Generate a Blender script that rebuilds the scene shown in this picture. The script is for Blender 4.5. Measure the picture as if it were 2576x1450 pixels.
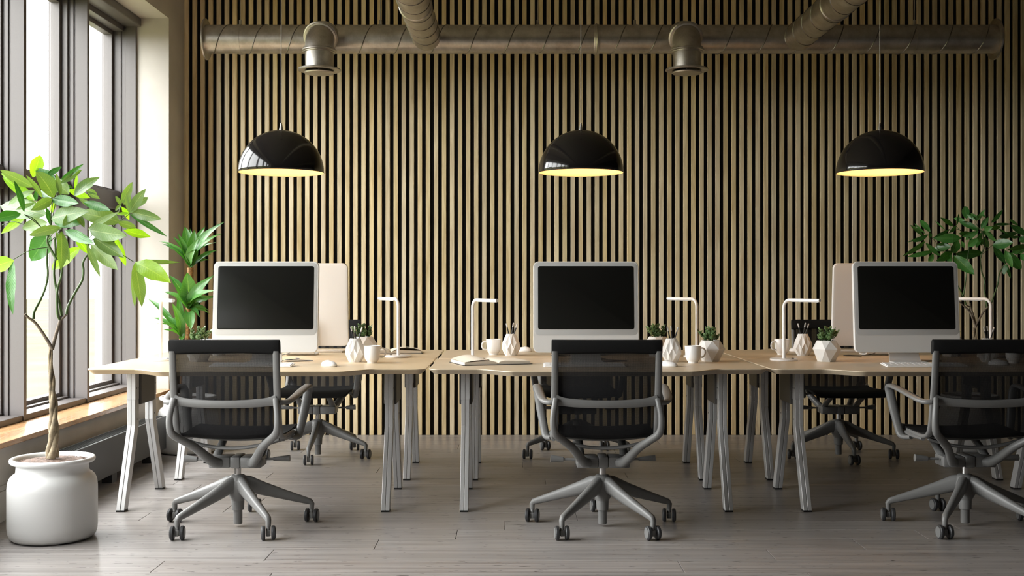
import bpy, bmesh, math, random
from mathutils import Vector, Matrix
PI = math.pi
scene = bpy.context.scene
for o in list(bpy.data.objects):
    bpy.data.objects.remove(o)
COL = scene.collection

# ------------------------------------------------------------------ camera, light, exposure
F = 2850.0; CX = 1288.0; HY = 707.0; CAMZ = 1.18      # focal length in pixels, vanishing point, eye height
cam_d = bpy.data.cameras.new('camera'); cam = bpy.data.objects.new('camera', cam_d); COL.objects.link(cam)
cam_d.sensor_width = 36.0; cam_d.lens = F / 2576 * 36
cam_d.shift_y = -(725 - HY) / 2576
cam_d.clip_start = 0.05; cam_d.clip_end = 300
cam.location = (0, 0, CAMZ); cam.rotation_euler = (PI / 2, 0, 0)
scene.camera = cam
vs = scene.view_settings
vs.view_transform = 'Standard'; vs.look = 'None'; vs.gamma = 1.0; vs.use_curve_mapping = False
vs.exposure = 0.0
world = bpy.data.worlds.new('sky'); scene.world = world; world.use_nodes = True
wn = world.node_tree; bg = wn.nodes['Background']
bg.inputs[0].default_value = (1.0, 0.988, 0.99, 1); bg.inputs[1].default_value = 18.0
cy = scene.cycles
cy.max_bounces = 10; cy.diffuse_bounces = 6; cy.glossy_bounces = 4; cy.transparent_max_bounces = 16; cy.transmission_bounces = 4
cy.caustics_reflective = False; cy.caustics_refractive = False
cy.sample_clamp_indirect = 6.0
cy.use_denoising = True
pl = bpy.data.lights.new('window_daylight', 'AREA'); pl.shape = 'RECTANGLE'; pl.size = 5.75; pl.size_y = 2.75
pl.cycles.is_portal = True
plo = bpy.data.objects.new('window_daylight', pl); COL.objects.link(plo)
plo.location = (-3.04, 5.43, 1.75); plo.rotation_euler = (PI / 2, 0, -PI / 2)

# ------------------------------------------------------------------ materials
def newmat(name):
    m = bpy.data.materials.new(name); m.use_nodes = True
    return m, m.node_tree.nodes, m.node_tree.links, m.node_tree.nodes['Principled BSDF']
def plain(name, col, rough=0.5, metal=0.0, noise=0.0, nscale=20.0, bump=0.0, coat=0.0, spec=None):
    m, N, L, b = newmat(name)
    b.inputs['Base Color'].default_value = (*col, 1); b.inputs['Roughness'].default_value = rough
    b.inputs['Metallic'].default_value = metal
    if coat: b.inputs['Coat Weight'].default_value = coat; b.inputs['Coat Roughness'].default_value = 0.05
    if spec is not None: b.inputs['Specular IOR Level'].default_value = spec
    if noise or bump:
        tc = N.new('ShaderNodeTexCoord'); nz = N.new('ShaderNodeTexNoise'); nz.inputs['Scale'].default_value = nscale
        nz.inputs['Detail'].default_value = 5
        L.new(tc.outputs['Object'], nz.inputs['Vector'])
        if noise:
            r = N.new('ShaderNodeValToRGB')
            r.color_ramp.elements[0].position = 0.3; r.color_ramp.elements[1].position = 0.7
            r.color_ramp.elements[0].color = (*[c * (1 - noise) for c in col], 1)
            r.color_ramp.elements[1].color = (*[min(1, c * (1 + noise)) for c in col], 1)
            L.new(nz.outputs['Fac'], r.inputs['Fac']); L.new(r.outputs['Color'], b.inputs['Base Color'])
        if bump:
            bp = N.new('ShaderNodeBump'); bp.inputs['Strength'].default_value = bump; bp.inputs['Distance'].default_value = 0.002
            L.new(nz.outputs['Fac'], bp.inputs['Height']); L.new(bp.outputs['Normal'], b.inputs['Normal'])
    return m
def wood(name, dark, light, scale, rough, rnd=0.25, grain=1.0, bump=0.1, knots=False, coat=0.0, world_space=False):
    """streaked wood; scale = (x, y, z) frequencies, small along the grain"""
    m, N, L, b = newmat(name)
    tc = N.new('ShaderNodeTexCoord'); oi = N.new('ShaderNodeObjectInfo')
    add = N.new('ShaderNodeVectorMath'); add.operation = 'ADD'
    mul = N.new('ShaderNodeVectorMath'); mul.operation = 'MULTIPLY'; mul.inputs[1].default_value = scale
    rv = N.new('ShaderNodeMath'); rv.operation = 'MULTIPLY'; rv.inputs[1].default_value = 37.0
    L.new(oi.outputs['Random'], rv.inputs[0])
    L.new(tc.outputs['Object'], add.inputs[0]); L.new(rv.outputs[0], add.inputs[1])
    L.new(add.outputs[0], mul.inputs[0])
    n1 = N.new('ShaderNodeTexNoise'); n1.inputs['Scale'].default_value = 1.0; n1.inputs['Detail'].default_value = 8
    n1.inputs['Roughness'].default_value = 0.65; n1.inputs['Distortion'].default_value = 0.6
    L.new(mul.outputs[0], n1.inputs['Vector'])
    r = N.new('ShaderNodeValToRGB'); r.color_ramp.elements[0].position = 0.5 - 0.22 / grain; r.color_ramp.elements[1].position = 0.5 + 0.2 / grain
    r.color_ramp.elements[0].color = (*dark, 1); r.color_ramp.elements[1].color = (*light, 1)
    L.new(n1.outputs['Fac'], r.inputs['Fac'])
    hsv = N.new('ShaderNodeHueSaturation')
    mr = N.new('ShaderNodeMapRange'); mr.inputs['To Min'].default_value = 1 - rnd; mr.inputs['To Max'].default_value = 1 + rnd
    L.new(oi.outputs['Random'], mr.inputs['Value']); L.new(mr.outputs[0], hsv.inputs['Value'])
    ms = N.new('ShaderNodeMapRange'); ms.inputs['To Min'].default_value = 1.15; ms.inputs['To Max'].default_value = 0.85
    fr = N.new('ShaderNodeMath'); fr.operation = 'FRACT'; L.new(rv.outputs[0], fr.inputs[0])
    L.new(fr.outputs[0], ms.inputs['Value']); L.new(ms.outputs[0], hsv.inputs['Saturation'])
    L.new(r.outputs['Color'], hsv.inputs['Color'])
    out = hsv.outputs['Color']
    if knots:
        kv = N.new('ShaderNodeTexNoise'); kv.inputs['Scale'].default_value = 1.0; kv.inputs['Detail'].default_value = 3
        km = N.new('ShaderNodeVectorMath'); km.operation = 'MULTIPLY'; km.inputs[1].default_value = (16.0, 75.0, 9.0)
        L.new(add.outputs[0], km.inputs[0]); L.new(km.outputs[0], kv.inputs['Vector'])
        kr = N.new('ShaderNodeValToRGB'); kr.color_ramp.elements[0].position = 0.665; kr.color_ramp.elements[1].position = 0.70
        L.new(kv.outputs['Fac'], kr.inputs['Fac'])
        mx = N.new('ShaderNodeMixRGB'); mx.inputs[2].default_value = (dark[0] * .25, dark[1] * .23, dark[2] * .22, 1)
        L.new(kr.outputs['Color'], mx.inputs[0]); L.new(out, mx.inputs[1]); out = mx.outputs[0]
    L.new(out, b.inputs['Base Color'])
    rr = N.new('ShaderNodeMapRange'); rr.inputs['To Min'].default_value = rough - 0.06; rr.inputs['To Max'].default_value = rough + 0.1
    L.new(n1.outputs['Fac'], rr.inputs['Value']); L.new(rr.outputs[0], b.inputs['Roughness'])
    if bump:
        bp = N.new('ShaderNodeBump'); bp.inputs['Strength'].default_value = bump; bp.inputs['Distance'].default_value = 0.001
        L.new(n1.outputs['Fac'], bp.inputs['Height']); L.new(bp.outputs['Normal'], b.inputs['Normal'])
    if coat: b.inputs['Coat Weight'].default_value = coat
    return m
def leafmat(name, base, tip, trans=0.35):
    m, N, L, b = newmat(name)
    tc = N.new('ShaderNodeTexCoord'); nz = N.new('ShaderNodeTexNoise'); nz.inputs['Scale'].default_value = 14
    oi = N.new('ShaderNodeObjectInfo')
    L.new(tc.outputs['Object'], nz.inputs['Vector'])
    r = N.new('ShaderNodeValToRGB'); r.color_ramp.elements[0].color = (*base, 1); r.color_ramp.elements[1].color = (*tip, 1)
    ad = N.new('ShaderNodeMath'); ad.operation = 'ADD'
    m2 = N.new('ShaderNodeMath'); m2.operation = 'MULTIPLY_ADD'; m2.inputs[1].default_value = 0.7; m2.inputs[2].default_value = -0.35
    L.new(oi.outputs['Random'], m2.inputs[0]); L.new(m2.outputs[0], ad.inputs[0]); L.new(nz.outputs['Fac'], ad.inputs[1])
    L.new(ad.outputs[0], r.inputs['Fac']); L.new(r.outputs['Color'], b.inputs['Base Color'])
    b.inputs['Roughness'].default_value = 0.34
    b.inputs['Specular IOR Level'].default_value = 0.75
    t = N.new('ShaderNodeBsdfTranslucent'); mx = N.new('ShaderNodeMixShader'); mx.inputs[0].default_value = trans
    mc = N.new('ShaderNodeMixRGB'); mc.blend_type = 'MULTIPLY'; mc.inputs[0].default_value = 1.0; mc.inputs[2].default_value = (1.5, 1.5, 0.35, 1)
    # pale midrib and side veins from the leaf's own UV
    uv = N.new('ShaderNodeUVMap'); sp = N.new('ShaderNodeSeparateXYZ'); L.new(uv.outputs[0], sp.inputs[0])
    def MA(op, a, b2, c2=None):
        q = N.new('ShaderNodeMath'); q.operation = op
        for i_, x_ in enumerate((a, b2, c2)):
            if x_ is None: continue
            if isinstance(x_, (int, float)): q.inputs[i_].default_value = x_
            else: L.new(x_, q.inputs[i_])
        return q.outputs[0]
    dv = MA('ABSOLUTE', MA('SUBTRACT', sp.outputs[1], 0.5), None)
    rib = MA('LESS_THAN', dv, 0.022)
    ph = MA('SUBTRACT', MA('MULTIPLY', sp.outputs[0], 95.0), MA('MULTIPLY', dv, 26.0))
    vein = MA('MULTIPLY', MA('GREATER_THAN', MA('SINE', ph, None), 0.9), 0.16)
    msk = MA('MAXIMUM', MA('MULTIPLY', rib, 0.55), vein)
    vm = N.new('ShaderNodeMixRGB'); vm.inputs[2].default_value = (min(1, tip[0] * 1.7 + .08), min(1, tip[1] * 1.35 + .08), min(1, tip[2] * 1.7 + .05), 1)
    L.new(msk, vm.inputs[0]); L.new(r.outputs['Color'], vm.inputs[1]); L.new(vm.outputs[0], b.inputs['Base Color'])
    bp = N.new('ShaderNodeBump'); bp.inputs['Strength'].default_value = 0.10; bp.inputs['Distance'].default_value = 0.001
    L.new(MA('SINE', ph, None), bp.inputs['Height']); L.new(bp.outputs[0], b.inputs['Normal'])
    L.new(vm.outputs[0], mc.inputs[1]); L.new(mc.outputs[0], t.inputs['Color'])
    L.new(b.outputs[0], mx.inputs[1]); L.new(t.outputs[0], mx.inputs[2])
    L.new(mx.outputs[0], N['Material Output'].inputs['Surface'])
    return m
M = {}
M['slat'] = wood('oak_slat', (0.52, 0.385, 0.20), (0.90, 0.765, 0.50), (30, 30, 2.0), 0.5, rnd=0.10, grain=1.0, bump=0.15)
M['felt'] = plain('black_felt', (0.010, 0.010, 0.011), 0.9, spec=0.1)
M['plank'] = wood('washed_floor_board', (0.180, 0.160, 0.150), (0.405, 0.376, 0.360), (1.1, 48, 20), 0.32, rnd=0.05, grain=1.0, bump=0.12, knots=True)
M['subfloor'] = plain('dark_floor_joint', (0.08, 0.075, 0.07), 0.8)
M['desk'] = wood('pale_maple_top', (0.55, 0.435, 0.29), (0.64, 0.52, 0.365), (1.6, 30, 10), 0.36, rnd=0.02, grain=0.7, bump=0.04)
M['sill'] = wood('honey_oak_sill', (0.36, 0.16, 0.045), (0.56, 0.30, 0.10), (14, 1.6, 14), 0.26, rnd=0.0, grain=1.1, bump=0.05, coat=0.25)
M['plaster'] = plain('pale_plaster', (0.50, 0.47, 0.43), 0.85, noise=0.07, nscale=4.0, bump=0.15)
M['wallpaint'] = plain('grey_wall_paint', (0.07, 0.065, 0.06), 0.85, noise=0.04, nscale=3.0)
M['ceiling'] = plain('ceiling_paint', (0.40, 0.375, 0.345), 0.9)
M['frame'] = plain('window_frame_grey', (0.105, 0.093, 0.090), 0.45, noise=0.03, nscale=120)
M['white'] = plain('gloss_white', (0.86, 0.845, 0.83), 0.28)
M['matte_white'] = plain('matte_white_ceramic', (0.76, 0.75, 0.73), 0.5, noise=0.01, nscale=30)
M['pot'] = plain('white_planter', (0.72, 0.72, 0.71), 0.38)
M['chair'] = plain('warm_grey_plastic', (0.175, 0.173, 0.168), 0.42, noise=0.03, nscale=60)
M['chair_black'] = plain('black_fabric', (0.010, 0.010, 0.010), 0.85, bump=0.3, nscale=400, spec=0.2)
M['rubber'] = plain('dark_rubber', (0.035, 0.035, 0.037), 0.5)
M['wheel_disc'] = plain('wheel_disc_grey', (0.17, 0.17, 0.168), 0.45)
M['chrome'] = plain('brushed_chrome', (0.62, 0.61, 0.60), 0.22, metal=1.0)
M['legmetal'] = plain('silver_desk_leg', (0.56, 0.555, 0.55), 0.38, metal=0.25)
M['darkbox'] = plain('graphite_metal', (0.075, 0.068, 0.06), 0.45)
M['black'] = plain('black_plastic', (0.012, 0.012, 0.012), 0.4)
M['screen'] = plain('black_screen_glass', (0.010, 0.010, 0.009), 0.3, spec=0.12)
M['alu'] = plain('monitor_white', (0.70, 0.685, 0.67), 0.32, metal=0.0)
M['bezel'] = plain('monitor_bezel_silver', (0.50, 0.50, 0.50), 0.35)
M['radiator'] = plain('anthracite_steel', (0.035, 0.036, 0.038), 0.4)
M['shade'] = plain('gloss_black_enamel', (0.009, 0.008, 0.008), 0.10, spec=0.42)
M['lining'] = plain('cream_enamel', (0.85, 0.72, 0.50), 0.5)
M['bark'] = plain('braided_bark', (0.24, 0.19, 0.12), 0.8, noise=0.45, nscale=45, bump=0.9)
M['twig'] = plain('twig_bark', (0.19, 0.15, 0.11), 0.8, noise=0.3, nscale=60, bump=0.5)
M['cane'] = plain('brown_cane', (0.24, 0.115, 0.03), 0.7, noise=0.55, nscale=90, bump=0.7)
M['stem'] = plain('green_stem', (0.075, 0.13, 0.035), 0.45)
M['chips'] = plain('bark_chips', (0.17, 0.115, 0.09), 0.85, noise=0.6, nscale=80, bump=0.6)
M['leaf'] = leafmat('pachira_leaf', (0.12, 0.23, 0.075), (0.26, 0.40, 0.17), 0.28)
M['leaf_backlit'] = leafmat('backlit_leaf', (0.20, 0.42, 0.03), (0.34, 0.60, 0.06), 0.5)  # glow of leaves lit from behind, put into a brighter yellow-green
M['leaf_dark'] = leafmat('dark_leaf', (0.030, 0.14, 0.022), (0.065, 0.25, 0.04), 0.2)
M['leaf_drac'] = leafmat('dracaena_leaf', (0.035, 0.16, 0.035), (0.11, 0.30, 0.06), 0.22)
M['succ'] = leafmat('succulent_leaf', (0.075, 0.15, 0.05), (0.16, 0.27, 0.10), 0.15)
M['paper'] = plain('cream_paper', (0.74, 0.68, 0.58), 0.7)
M['pencil_tip'] = plain('silver_eraser', (0.62, 0.60, 0.57), 0.35)
M['lawn'] = plain('sunlit_lawn', (0.112, 0.110, 0.058), 1.0, noise=0.15, nscale=0.6, spec=0.0)
M['hedge'] = plain('far_hedge', (0.075, 0.08, 0.058), 1.0, noise=0.25, nscale=0.35, spec=0.0)
M['soffit'] = plain('concrete', (0.5, 0.48, 0.45), 0.85)
def duct_mat():
    m, N, L, b = newmat('galvanised_steel')
    tc = N.new('ShaderNodeTexCoord'); n1 = N.new('ShaderNodeTexNoise'); n1.inputs['Scale'].default_value = 9; n1.inputs['Detail'].default_value = 7
    n1.inputs['Roughness'].default_value = 0.7
    L.new(tc.outputs['Object'], n1.inputs['Vector'])
    r = N.new('ShaderNodeValToRGB'); r.color_ramp.elements[0].position = 0.35; r.color_ramp.elements[1].position = 0.68
    r.color_ramp.elements[0].color = (0.38, 0.345, 0.305, 1); r.color_ramp.elements[1].color = (0.60, 0.57, 0.53, 1)
    L.new(n1.outputs['Fac'], r.inputs['Fac']); L.new(r.outputs['Color'], b.inputs['Base Color'])
    rr = N.new('ShaderNodeMapRange'); rr.inputs['To Min'].default_value = 0.25; rr.inputs['To Max'].default_value = 0.48
    L.new(n1.outputs['Fac'], rr.inputs['Value']); L.new(rr.outputs[0], b.inputs['Roughness'])
    b.inputs['Metallic'].default_value = 0.92
    return m
M['duct'] = duct_mat()
M['seam'] = plain('duct_seam', (0.20, 0.185, 0.17), 0.35, metal=0.9)
def mesh_fabric():
    m, N, L, b = newmat('black_mesh_fabric')
    b.inputs['Base Color'].default_value = (0.012, 0.012, 0.013, 1); b.inputs['Roughness'].default_value = 0.8
    b.inputs['Specular IOR Level'].default_value = 0.2
    t = N.new('ShaderNodeBsdfTransparent'); mx = N.new('ShaderNodeMixShader')
    tc = N.new('ShaderNodeTexCoord'); a = N.new('ShaderNodeTexWave'); c = N.new('ShaderNodeTexWave')
    a.bands_direction = 'X'; c.bands_direction = 'Z'
    for w in (a, c): w.inputs['Scale'].default_value = 130; w.inputs['Distortion'].default_value = 2.5; L.new(tc.outputs['Object'], w.inputs['Vector'])
    mu = N.new('ShaderNodeMath'); mu.operation = 'MULTIPLY'; L.new(a.outputs['Fac'], mu.inputs[0]); L.new(c.outputs['Fac'], mu.inputs[1])
    mr = N.new('ShaderNodeMapRange'); mr.inputs['To Min'].default_value = 0.02; mr.inputs['To Max'].default_value = 0.19
    L.new(mu.outputs[0], mr.inputs['Value']); L.new(mr.outputs[0], mx.inputs[0])
    L.new(b.outputs[0], mx.inputs[1]); L.new(t.outputs[0], mx.inputs[2])
    L.new(mx.outputs[0], N['Material Output'].inputs['Surface'])
    return m
M['mesh'] = mesh_fabric()
def glass():
    m, N, L, b = newmat('window_glass')
    t = N.new('ShaderNodeBsdfTransparent'); g = N.new('ShaderNodeBsdfGlossy'); g.inputs['Roughness'].default_value = 0.02
    lw = N.new('ShaderNodeLayerWeight'); lw.inputs['Blend'].default_value = 0.5
    pw = N.new('ShaderNodeMath'); pw.operation = 'POWER'; pw.inputs[1].default_value = 5.0; L.new(lw.outputs['Facing'], pw.inputs[0])
    f = N.new('ShaderNodeMath'); f.operation = 'MULTIPLY_ADD'; f.inputs[1].default_value = 0.5; f.inputs[2].default_value = 0.02
    L.new(pw.outputs[0], f.inputs[0]); mx = N.new('ShaderNodeMixShader')
    t.inputs['Color'].default_value = (0.97, 0.985, 0.98, 1)
    L.new(f.outputs[0], mx.inputs[0]); L.new(t.outputs[0], mx.inputs[1]); L.new(g.outputs[0], mx.inputs[2])
    L.new(mx.outputs[0], N['Material Output'].inputs['Surface'])
    return m
M['glass'] = glass()
def emit(name, col, s):
    m, N, L, b = newmat(name)
    b.inputs['Base Color'].default_value = (*col, 1)
    b.inputs['Emission Color'].default_value = (*col, 1); b.inputs['Emission Strength'].default_value = s
    return m
M['bulb'] = emit('warm_bulb', (1.0, 0.60, 0.27), 130.0)

# ------------------------------------------------------------------ helpers
def V(*a): return Vector(a)
class MB:
    def __init__(s): s.v = []; s.f = []
    def add(s, vs, fs, mat=None):
        n = len(s.v)
        s.v += [tuple(mat @ Vector(v)) if mat else tuple(v) for v in vs]
        s.f += [tuple(i + n for i in f) for f in fs]; return s
    def box(s, x0, x1, y0, y1, z0, z1, mat=None):
        vs = [(x, y, z) for z in (z0, z1) for y in (y0, y1) for x in (x0, x1)]
        return s.add(vs, [(0, 2, 3, 1), (4, 5, 7, 6), (0, 1, 5, 4), (2, 6, 7, 3), (0, 4, 6, 2), (1, 3, 7, 5)], mat)
    def loft(s, rings, cap=True, closed=True, mat=None):
        n = len(rings[0]); vs = [p for r in rings for p in r]; fs = []
        for k in range(len(rings) - 1):
            for i in range(n if closed else n - 1):
                j = (i + 1) % n
                fs.append((k * n + i, k * n + j, (k + 1) * n + j, (k + 1) * n + i))
        if cap and closed:
            fs.append(tuple(range(n))[::-1]); fs.append(tuple((len(rings) - 1) * n + i for i in range(n)))
        return s.add(vs, fs, mat)
    def sweep(s, path, wa, wb=None, hint=(0, 0, 1), n=8, cap=True, power=1.0, mat=None):
        """elliptic section: wa along the hint side, wb across it"""
        P = [Vector(p) for p in path]; m = len(P)
        wa = [wa] * m if not hasattr(wa, '__len__') else wa
        wb = wa if wb is None else ([wb] * m if not hasattr(wb, '__len__') else wb)
        rings = []; side = Vector(hint)
        for i, p in enumerate(P):
            t = (P[min(i + 1, m - 1)] - P[max(i - 1, 0)]).normalized()
            h = side - side.dot(t) * t
            if h.length < 1e-4: h = Vector((t.y, -t.x, 0)) if abs(t.z) < .9 else Vector((1, 0, 0)); h -= h.dot(t) * t
            h.normalize(); side = h if hint == 'auto' else Vector(hint)
            o = t.cross(h)
            ring = []
            for k in range(n):
                a = 2 * PI * (k + .5) / n; c, d = math.cos(a), math.sin(a)
                if power != 1.0: c = math.copysign(abs(c) ** power, c); d = math.copysign(abs(d) ** power, d)
                ring.append(tuple(p + h * (wa[i] * c) + o * (wb[i] * d)))
            rings.append(ring)
        return s.loft(rings, cap, True, mat)
    def tube(s, p, r, n=8, hint=None, mat=None):
        if hint is None:
            d = Vector(p[-1]) - Vector(p[0]); hint = (1, 0, 0) if abs(d.normalized().x) < .8 else (0, 0, 1)
        return s.sweep(p, r, None, hint, n, True, 1.0, mat)
    def lathe(s, prof, n=32, mat=None, cap=True, phase=0.0):
        return s.loft([[(r * math.cos(2 * PI * (i + phase) / n), r * math.sin(2 * PI * (i + phase) / n), z) for i in range(n)] for r, z in prof], cap, True, mat)
    def build(s, name, mat, parent=None, smooth=35, bevel=0.0, seg=2, loc=None, props=None):
        me = bpy.data.meshes.new(name); me.from_pydata(s.v, [], s.f)
        bm = bmesh.new(); bm.from_mesh(me)
        bmesh.ops.recalc_face_normals(bm, faces=bm.faces)
        if bevel:
            es = [e for e in bm.edges if len(e.link_faces) == 2 and e.calc_face_angle(0) > 0.5]
            bmesh.ops.bevel(bm, geom=es, offset=bevel, segments=seg, affect='EDGES', profile=0.5, clamp_overlap=True)
        bm.to_mesh(me); bm.free()
        if smooth:
            for p in me.polygons: p.use_smooth = True
            me.set_sharp_from_angle(angle=math.radians(smooth))
        me.materials.append(M[mat] if isinstance(mat, str) else mat)
        o = bpy.data.objects.new(name, me); COL.objects.link(o)
        if parent: o.parent = parent
        if loc: o.location = loc
        for k, v in (props or {}).items(): o[k] = v
        return o
def empty(name, loc=(0, 0, 0), rz=0.0):
    o = bpy.data.objects.new(name, None); COL.objects.link(o); o.location = loc; o.rotation_euler = (0, 0, rz); o.empty_display_size = .1
    return o
def tag(o, label, cat, group=None):
    o['label'] = label; o['category'] = cat
    if group: o['group'] = group
    return o
def struct(o): o['kind'] = 'structure'; return o
KIDS = {}
def copy_tree(o, parent=None):
    c = o.copy(); COL.objects.link(c); c.parent = parent
    for ch in [x for x in bpy.data.objects if x.parent == o]: copy_tree(ch, c)
    return c
def place(o, first, loc, rz, label, cat, group=None):
    c = o if first else copy_tree(o)
    c.location = loc; c.rotation_euler = (0, 0, rz)
    return tag(c, label, cat, group)
def catmull(P, sub=4):
    P = [Vector(p) for p in P]; Q = [P[0] * 2 - P[1]] + P + [P[-1] * 2 - P[-2]]; out = []
    for i in range(1, len(Q) - 2):
        for k in range(sub):
            t = k / sub; a, b, c, d = Q[i - 1:i + 3]
            out.append(.5 * ((2 * b) + (c - a) * t + (2 * a - 5 * b + 4 * c - d) * t * t + (3 * b - a - 3 * c + d) * t ** 3))
    out.append(P[-1]); return out
def lerp_list(vals, n):
    out = []
    for i in range(n):
        t = i / (n - 1) * (len(vals) - 1); k = min(int(t), len(vals) - 2); out.append(vals[k] + (vals[k + 1] - vals[k]) * (t - k))
    return out
def rrect(w, h, r, n=6, cx=0, cz=0):
    pts = []
    for qx, qz, a0 in ((1, 1, 0), (-1, 1, PI / 2), (-1, -1, PI), (1, -1, 1.5 * PI)):
        for k in range(n + 1):
            a = a0 + PI / 2 * k / n
            pts.append((cx + qx * (w / 2 - r) + r * math.cos(a), cz + qz * (h / 2 - r) + r * math.sin(a)))
    return pts
def px(x, y, Z):
    """a point of the photograph at depth Z, in metres"""
    return Vector(((x - CX) * Z / F, Z, CAMZ + (HY - y) * Z / F))

# ------------------------------------------------------------------ room shell
XL, XR, YB, YF, ZC = -2.508, 4.75, 8.67, -2.4, 3.62
WY0, WY1, WZ0, WZ1 = 2.58, 8.28, 0.36, 3.10            # window opening
sub = struct(MB().box(-3.05, XR + .2, YF - .2, YB + .3, -0.2, -0.012).build('floor', 'subfloor', smooth=0))
ROWW, ROW0 = 0.199, 4.572
JO = {0: -1.4625, 1: -1.045, 2: -.6065, 3: -.2577, 4: -.034, 5: -1.837}
rest = MB(); rng = random.Random(5)
k0 = int((YF - ROW0) / ROWW) - 1
pm = {}
for k in range(k0, 22):
    y0 = ROW0 + ROWW * k; y1 = y0 + ROWW
    y0c = max(y0, YF); y1c = min(y1, YB - 0.0)
    if y1c - y0c < .02: continue
    off = JO.get(k, rng.uniform(-2.1, 0)); L0 = 2.16
    x = off - L0 * 3
    while x < XR:
        a = max(x, XL); b = min(x + L0, XR); x += L0
        if b - a < .03: continue
        if k < -4:
            rest.box(a + .0008, b - .0008, y0c + .0006, y1c - .0006, -.012, 0)
            continue
        mb = MB().box(a + .0012, b - .0012, y0c + .0007, y1c - .0007, -.012, 0)
        o = mb.build('floor_board', 'plank', sub, smooth=0, bevel=.0008, seg=1)
        if b - a > .3 and False: pass
o = rest.build('floor_board', 'plank', sub, smooth=0); o['kind'] = 'stuff'
struct(MB().box(-3.05, XR + .2, YF - .2, YB + .3, ZC, ZC + .15).build('ceiling', 'ceiling', smooth=0))
wb = struct(MB().box(XL - .5, XR + .2, YB + .024, YB + .25, -.2, ZC).build('wall_back', 'felt', smooth=0))
PITCH, SW = 20.26 / 328.8, 10.7 / 328.8
x0 = (463.3 - CX) / 328.8
slat_me = None; k = 0
while x0 + PITCH * k + SW < XR - .01:
    if slat_me is None:
        s0 = MB().box(0, SW, YB, YB + .0245, 0, ZC - .002).build('slat', 'slat', wb, smooth=0, bevel=.0012, seg=1); slat_me = s0.data; s0.location.x = x0
    else:
        s = bpy.data.objects.new('slat', slat_me); COL.objects.link(s); s.parent = wb; s.location.x = x0 + PITCH * k
    k += 1
struct(MB().box(XR, XR + .2, YF - .2, YB + .024, -.2, ZC).build('wall_right', 'wallpaint', smooth=0))
struct(MB().box(-3.05, XR + .2, YF - .2, YF, -.2, ZC).build('wall_front', 'wallpaint', smooth=0))
wl = MB()
wl.box(-3.05, XL, YF, YB + .024, -.2, WZ0)
wl.box(-3.05, XL, YF, YB + .024, WZ1, ZC)
wl.box(-3.05, XL, WY1, YB + .024, WZ0, WZ1)
wl.box(-3.05, XL, YF, WY0, WZ0, WZ1)
struct(wl.build('wall_left', 'plaster', smooth=0))
bb = MB().box(XL, XL + .018, YF, YB, 0.0, .15).box(XL, XL + .011, YF, YB, .15, .175)
struct(bb.build('baseboard_left', 'plaster', smooth=0, bevel=.003))
# sill
struct(MB().box(-2.76, -2.478, WY0, WY1, WZ0 + .003, .391).build('trim_1', 'sill', smooth=0, bevel=.003))
# window head box
struct(MB().box(-2.83, -2.708, WY0, WY1, 3.036, WZ1 - .001).build('trim_2', 'frame', smooth=30, bevel=.008, seg=3))
BAY = 0.95
for i in range(6):
    ya = WY1 - BAY * (i + 1); yb = WY1 - BAY * i
    w = struct(empty('window_%d' % (i + 1), (-2.9, (ya + yb) / 2, WZ0)))
    base = Vector((-2.9, (ya + yb) / 2, WZ0))
    def wbld(mb, name, mat, bev=.002):
        mb.v = [tuple(Vector(v) - base) for v in mb.v]
        return mb.build(name, mat, w, smooth=0, bevel=bev, seg=1)
    # mullion at the near side of the bay (stepped profile), jamb at the far side of the first bay
    def stepped(y, nose, sgn):
        m = MB()
        m.box(-2.817, -2.74, y - nose / 2, y + nose / 2, .391, 3.04)
        m.box(-2.832, -2.815, y - nose / 2 + .012, y + nose / 2 - .012, .391, 3.04)
        m.box(-2.852, -2.830, y - nose / 2 + .002, y + nose / 2 - .002, .391, 3.04)
        m.box(-2.868, -2.850, y - nose / 2 + .012, y + nose / 2 - .012, .391, 3.04)
        m.box(-2.99, -2.866, y - nose / 2 - .008, y + nose / 2 + .008, .391, 3.06)
        return m
    wbld(stepped(ya, .036, 0), 'mullion', 'frame')
    if i == 0:
        wbld(MB().box(-2.817, -2.742, yb - .02, yb, .391, 3.04).box(-2.852, -2.81, yb - .012, yb, .391, 3.04)
             .box(-2.99, -2.85, yb - .022, yb, .391, 3.06), 'jamb', 'frame')
    # sash frames upper and lower
    ia, ib = ya + .026, yb - .026
    zt0, zt1 = 1.70, 1.82
    for z0, z1 in ((.43, zt0), (zt1, 3.0)):
        fr = MB()
        fr.box(-2.965, -2.905, ia, ia + .03, z0, z1).box(-2.965, -2.905, ib - .03, ib, z0, z1)
        fr.box(-2.965, -2.905, ia + .03, ib - .03, z0, z0 + .03).box(-2.965, -2.905, ia + .03, ib - .03, z1 - .03, z1)
        wbld(fr, 'sash', 'frame')
        wbld(MB().box(-2.942, -2.936, ia + .028, ib - .028, z0 + .028, z1 - .028), 'pane', 'glass', 0)
    wbld(MB().box(-2.97, -2.85, ya + .018, yb - .018, zt0, zt1).box(-2.87, -2.86, ya + .018, yb - .018, zt1, zt1 + .012), 'transom', 'frame')
    wbld(MB().box(-2.97, -2.748, ya + .019, yb - .019, .392, .424).box(-2.97, -2.862, ya + .019, yb - .019, .424, .436), 'bottom_rail', 'frame')
    wbld(MB().box(-2.97, -2.83, ya + .018, yb - .018, 3.0, 3.098), 'top_rail', 'frame')

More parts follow.
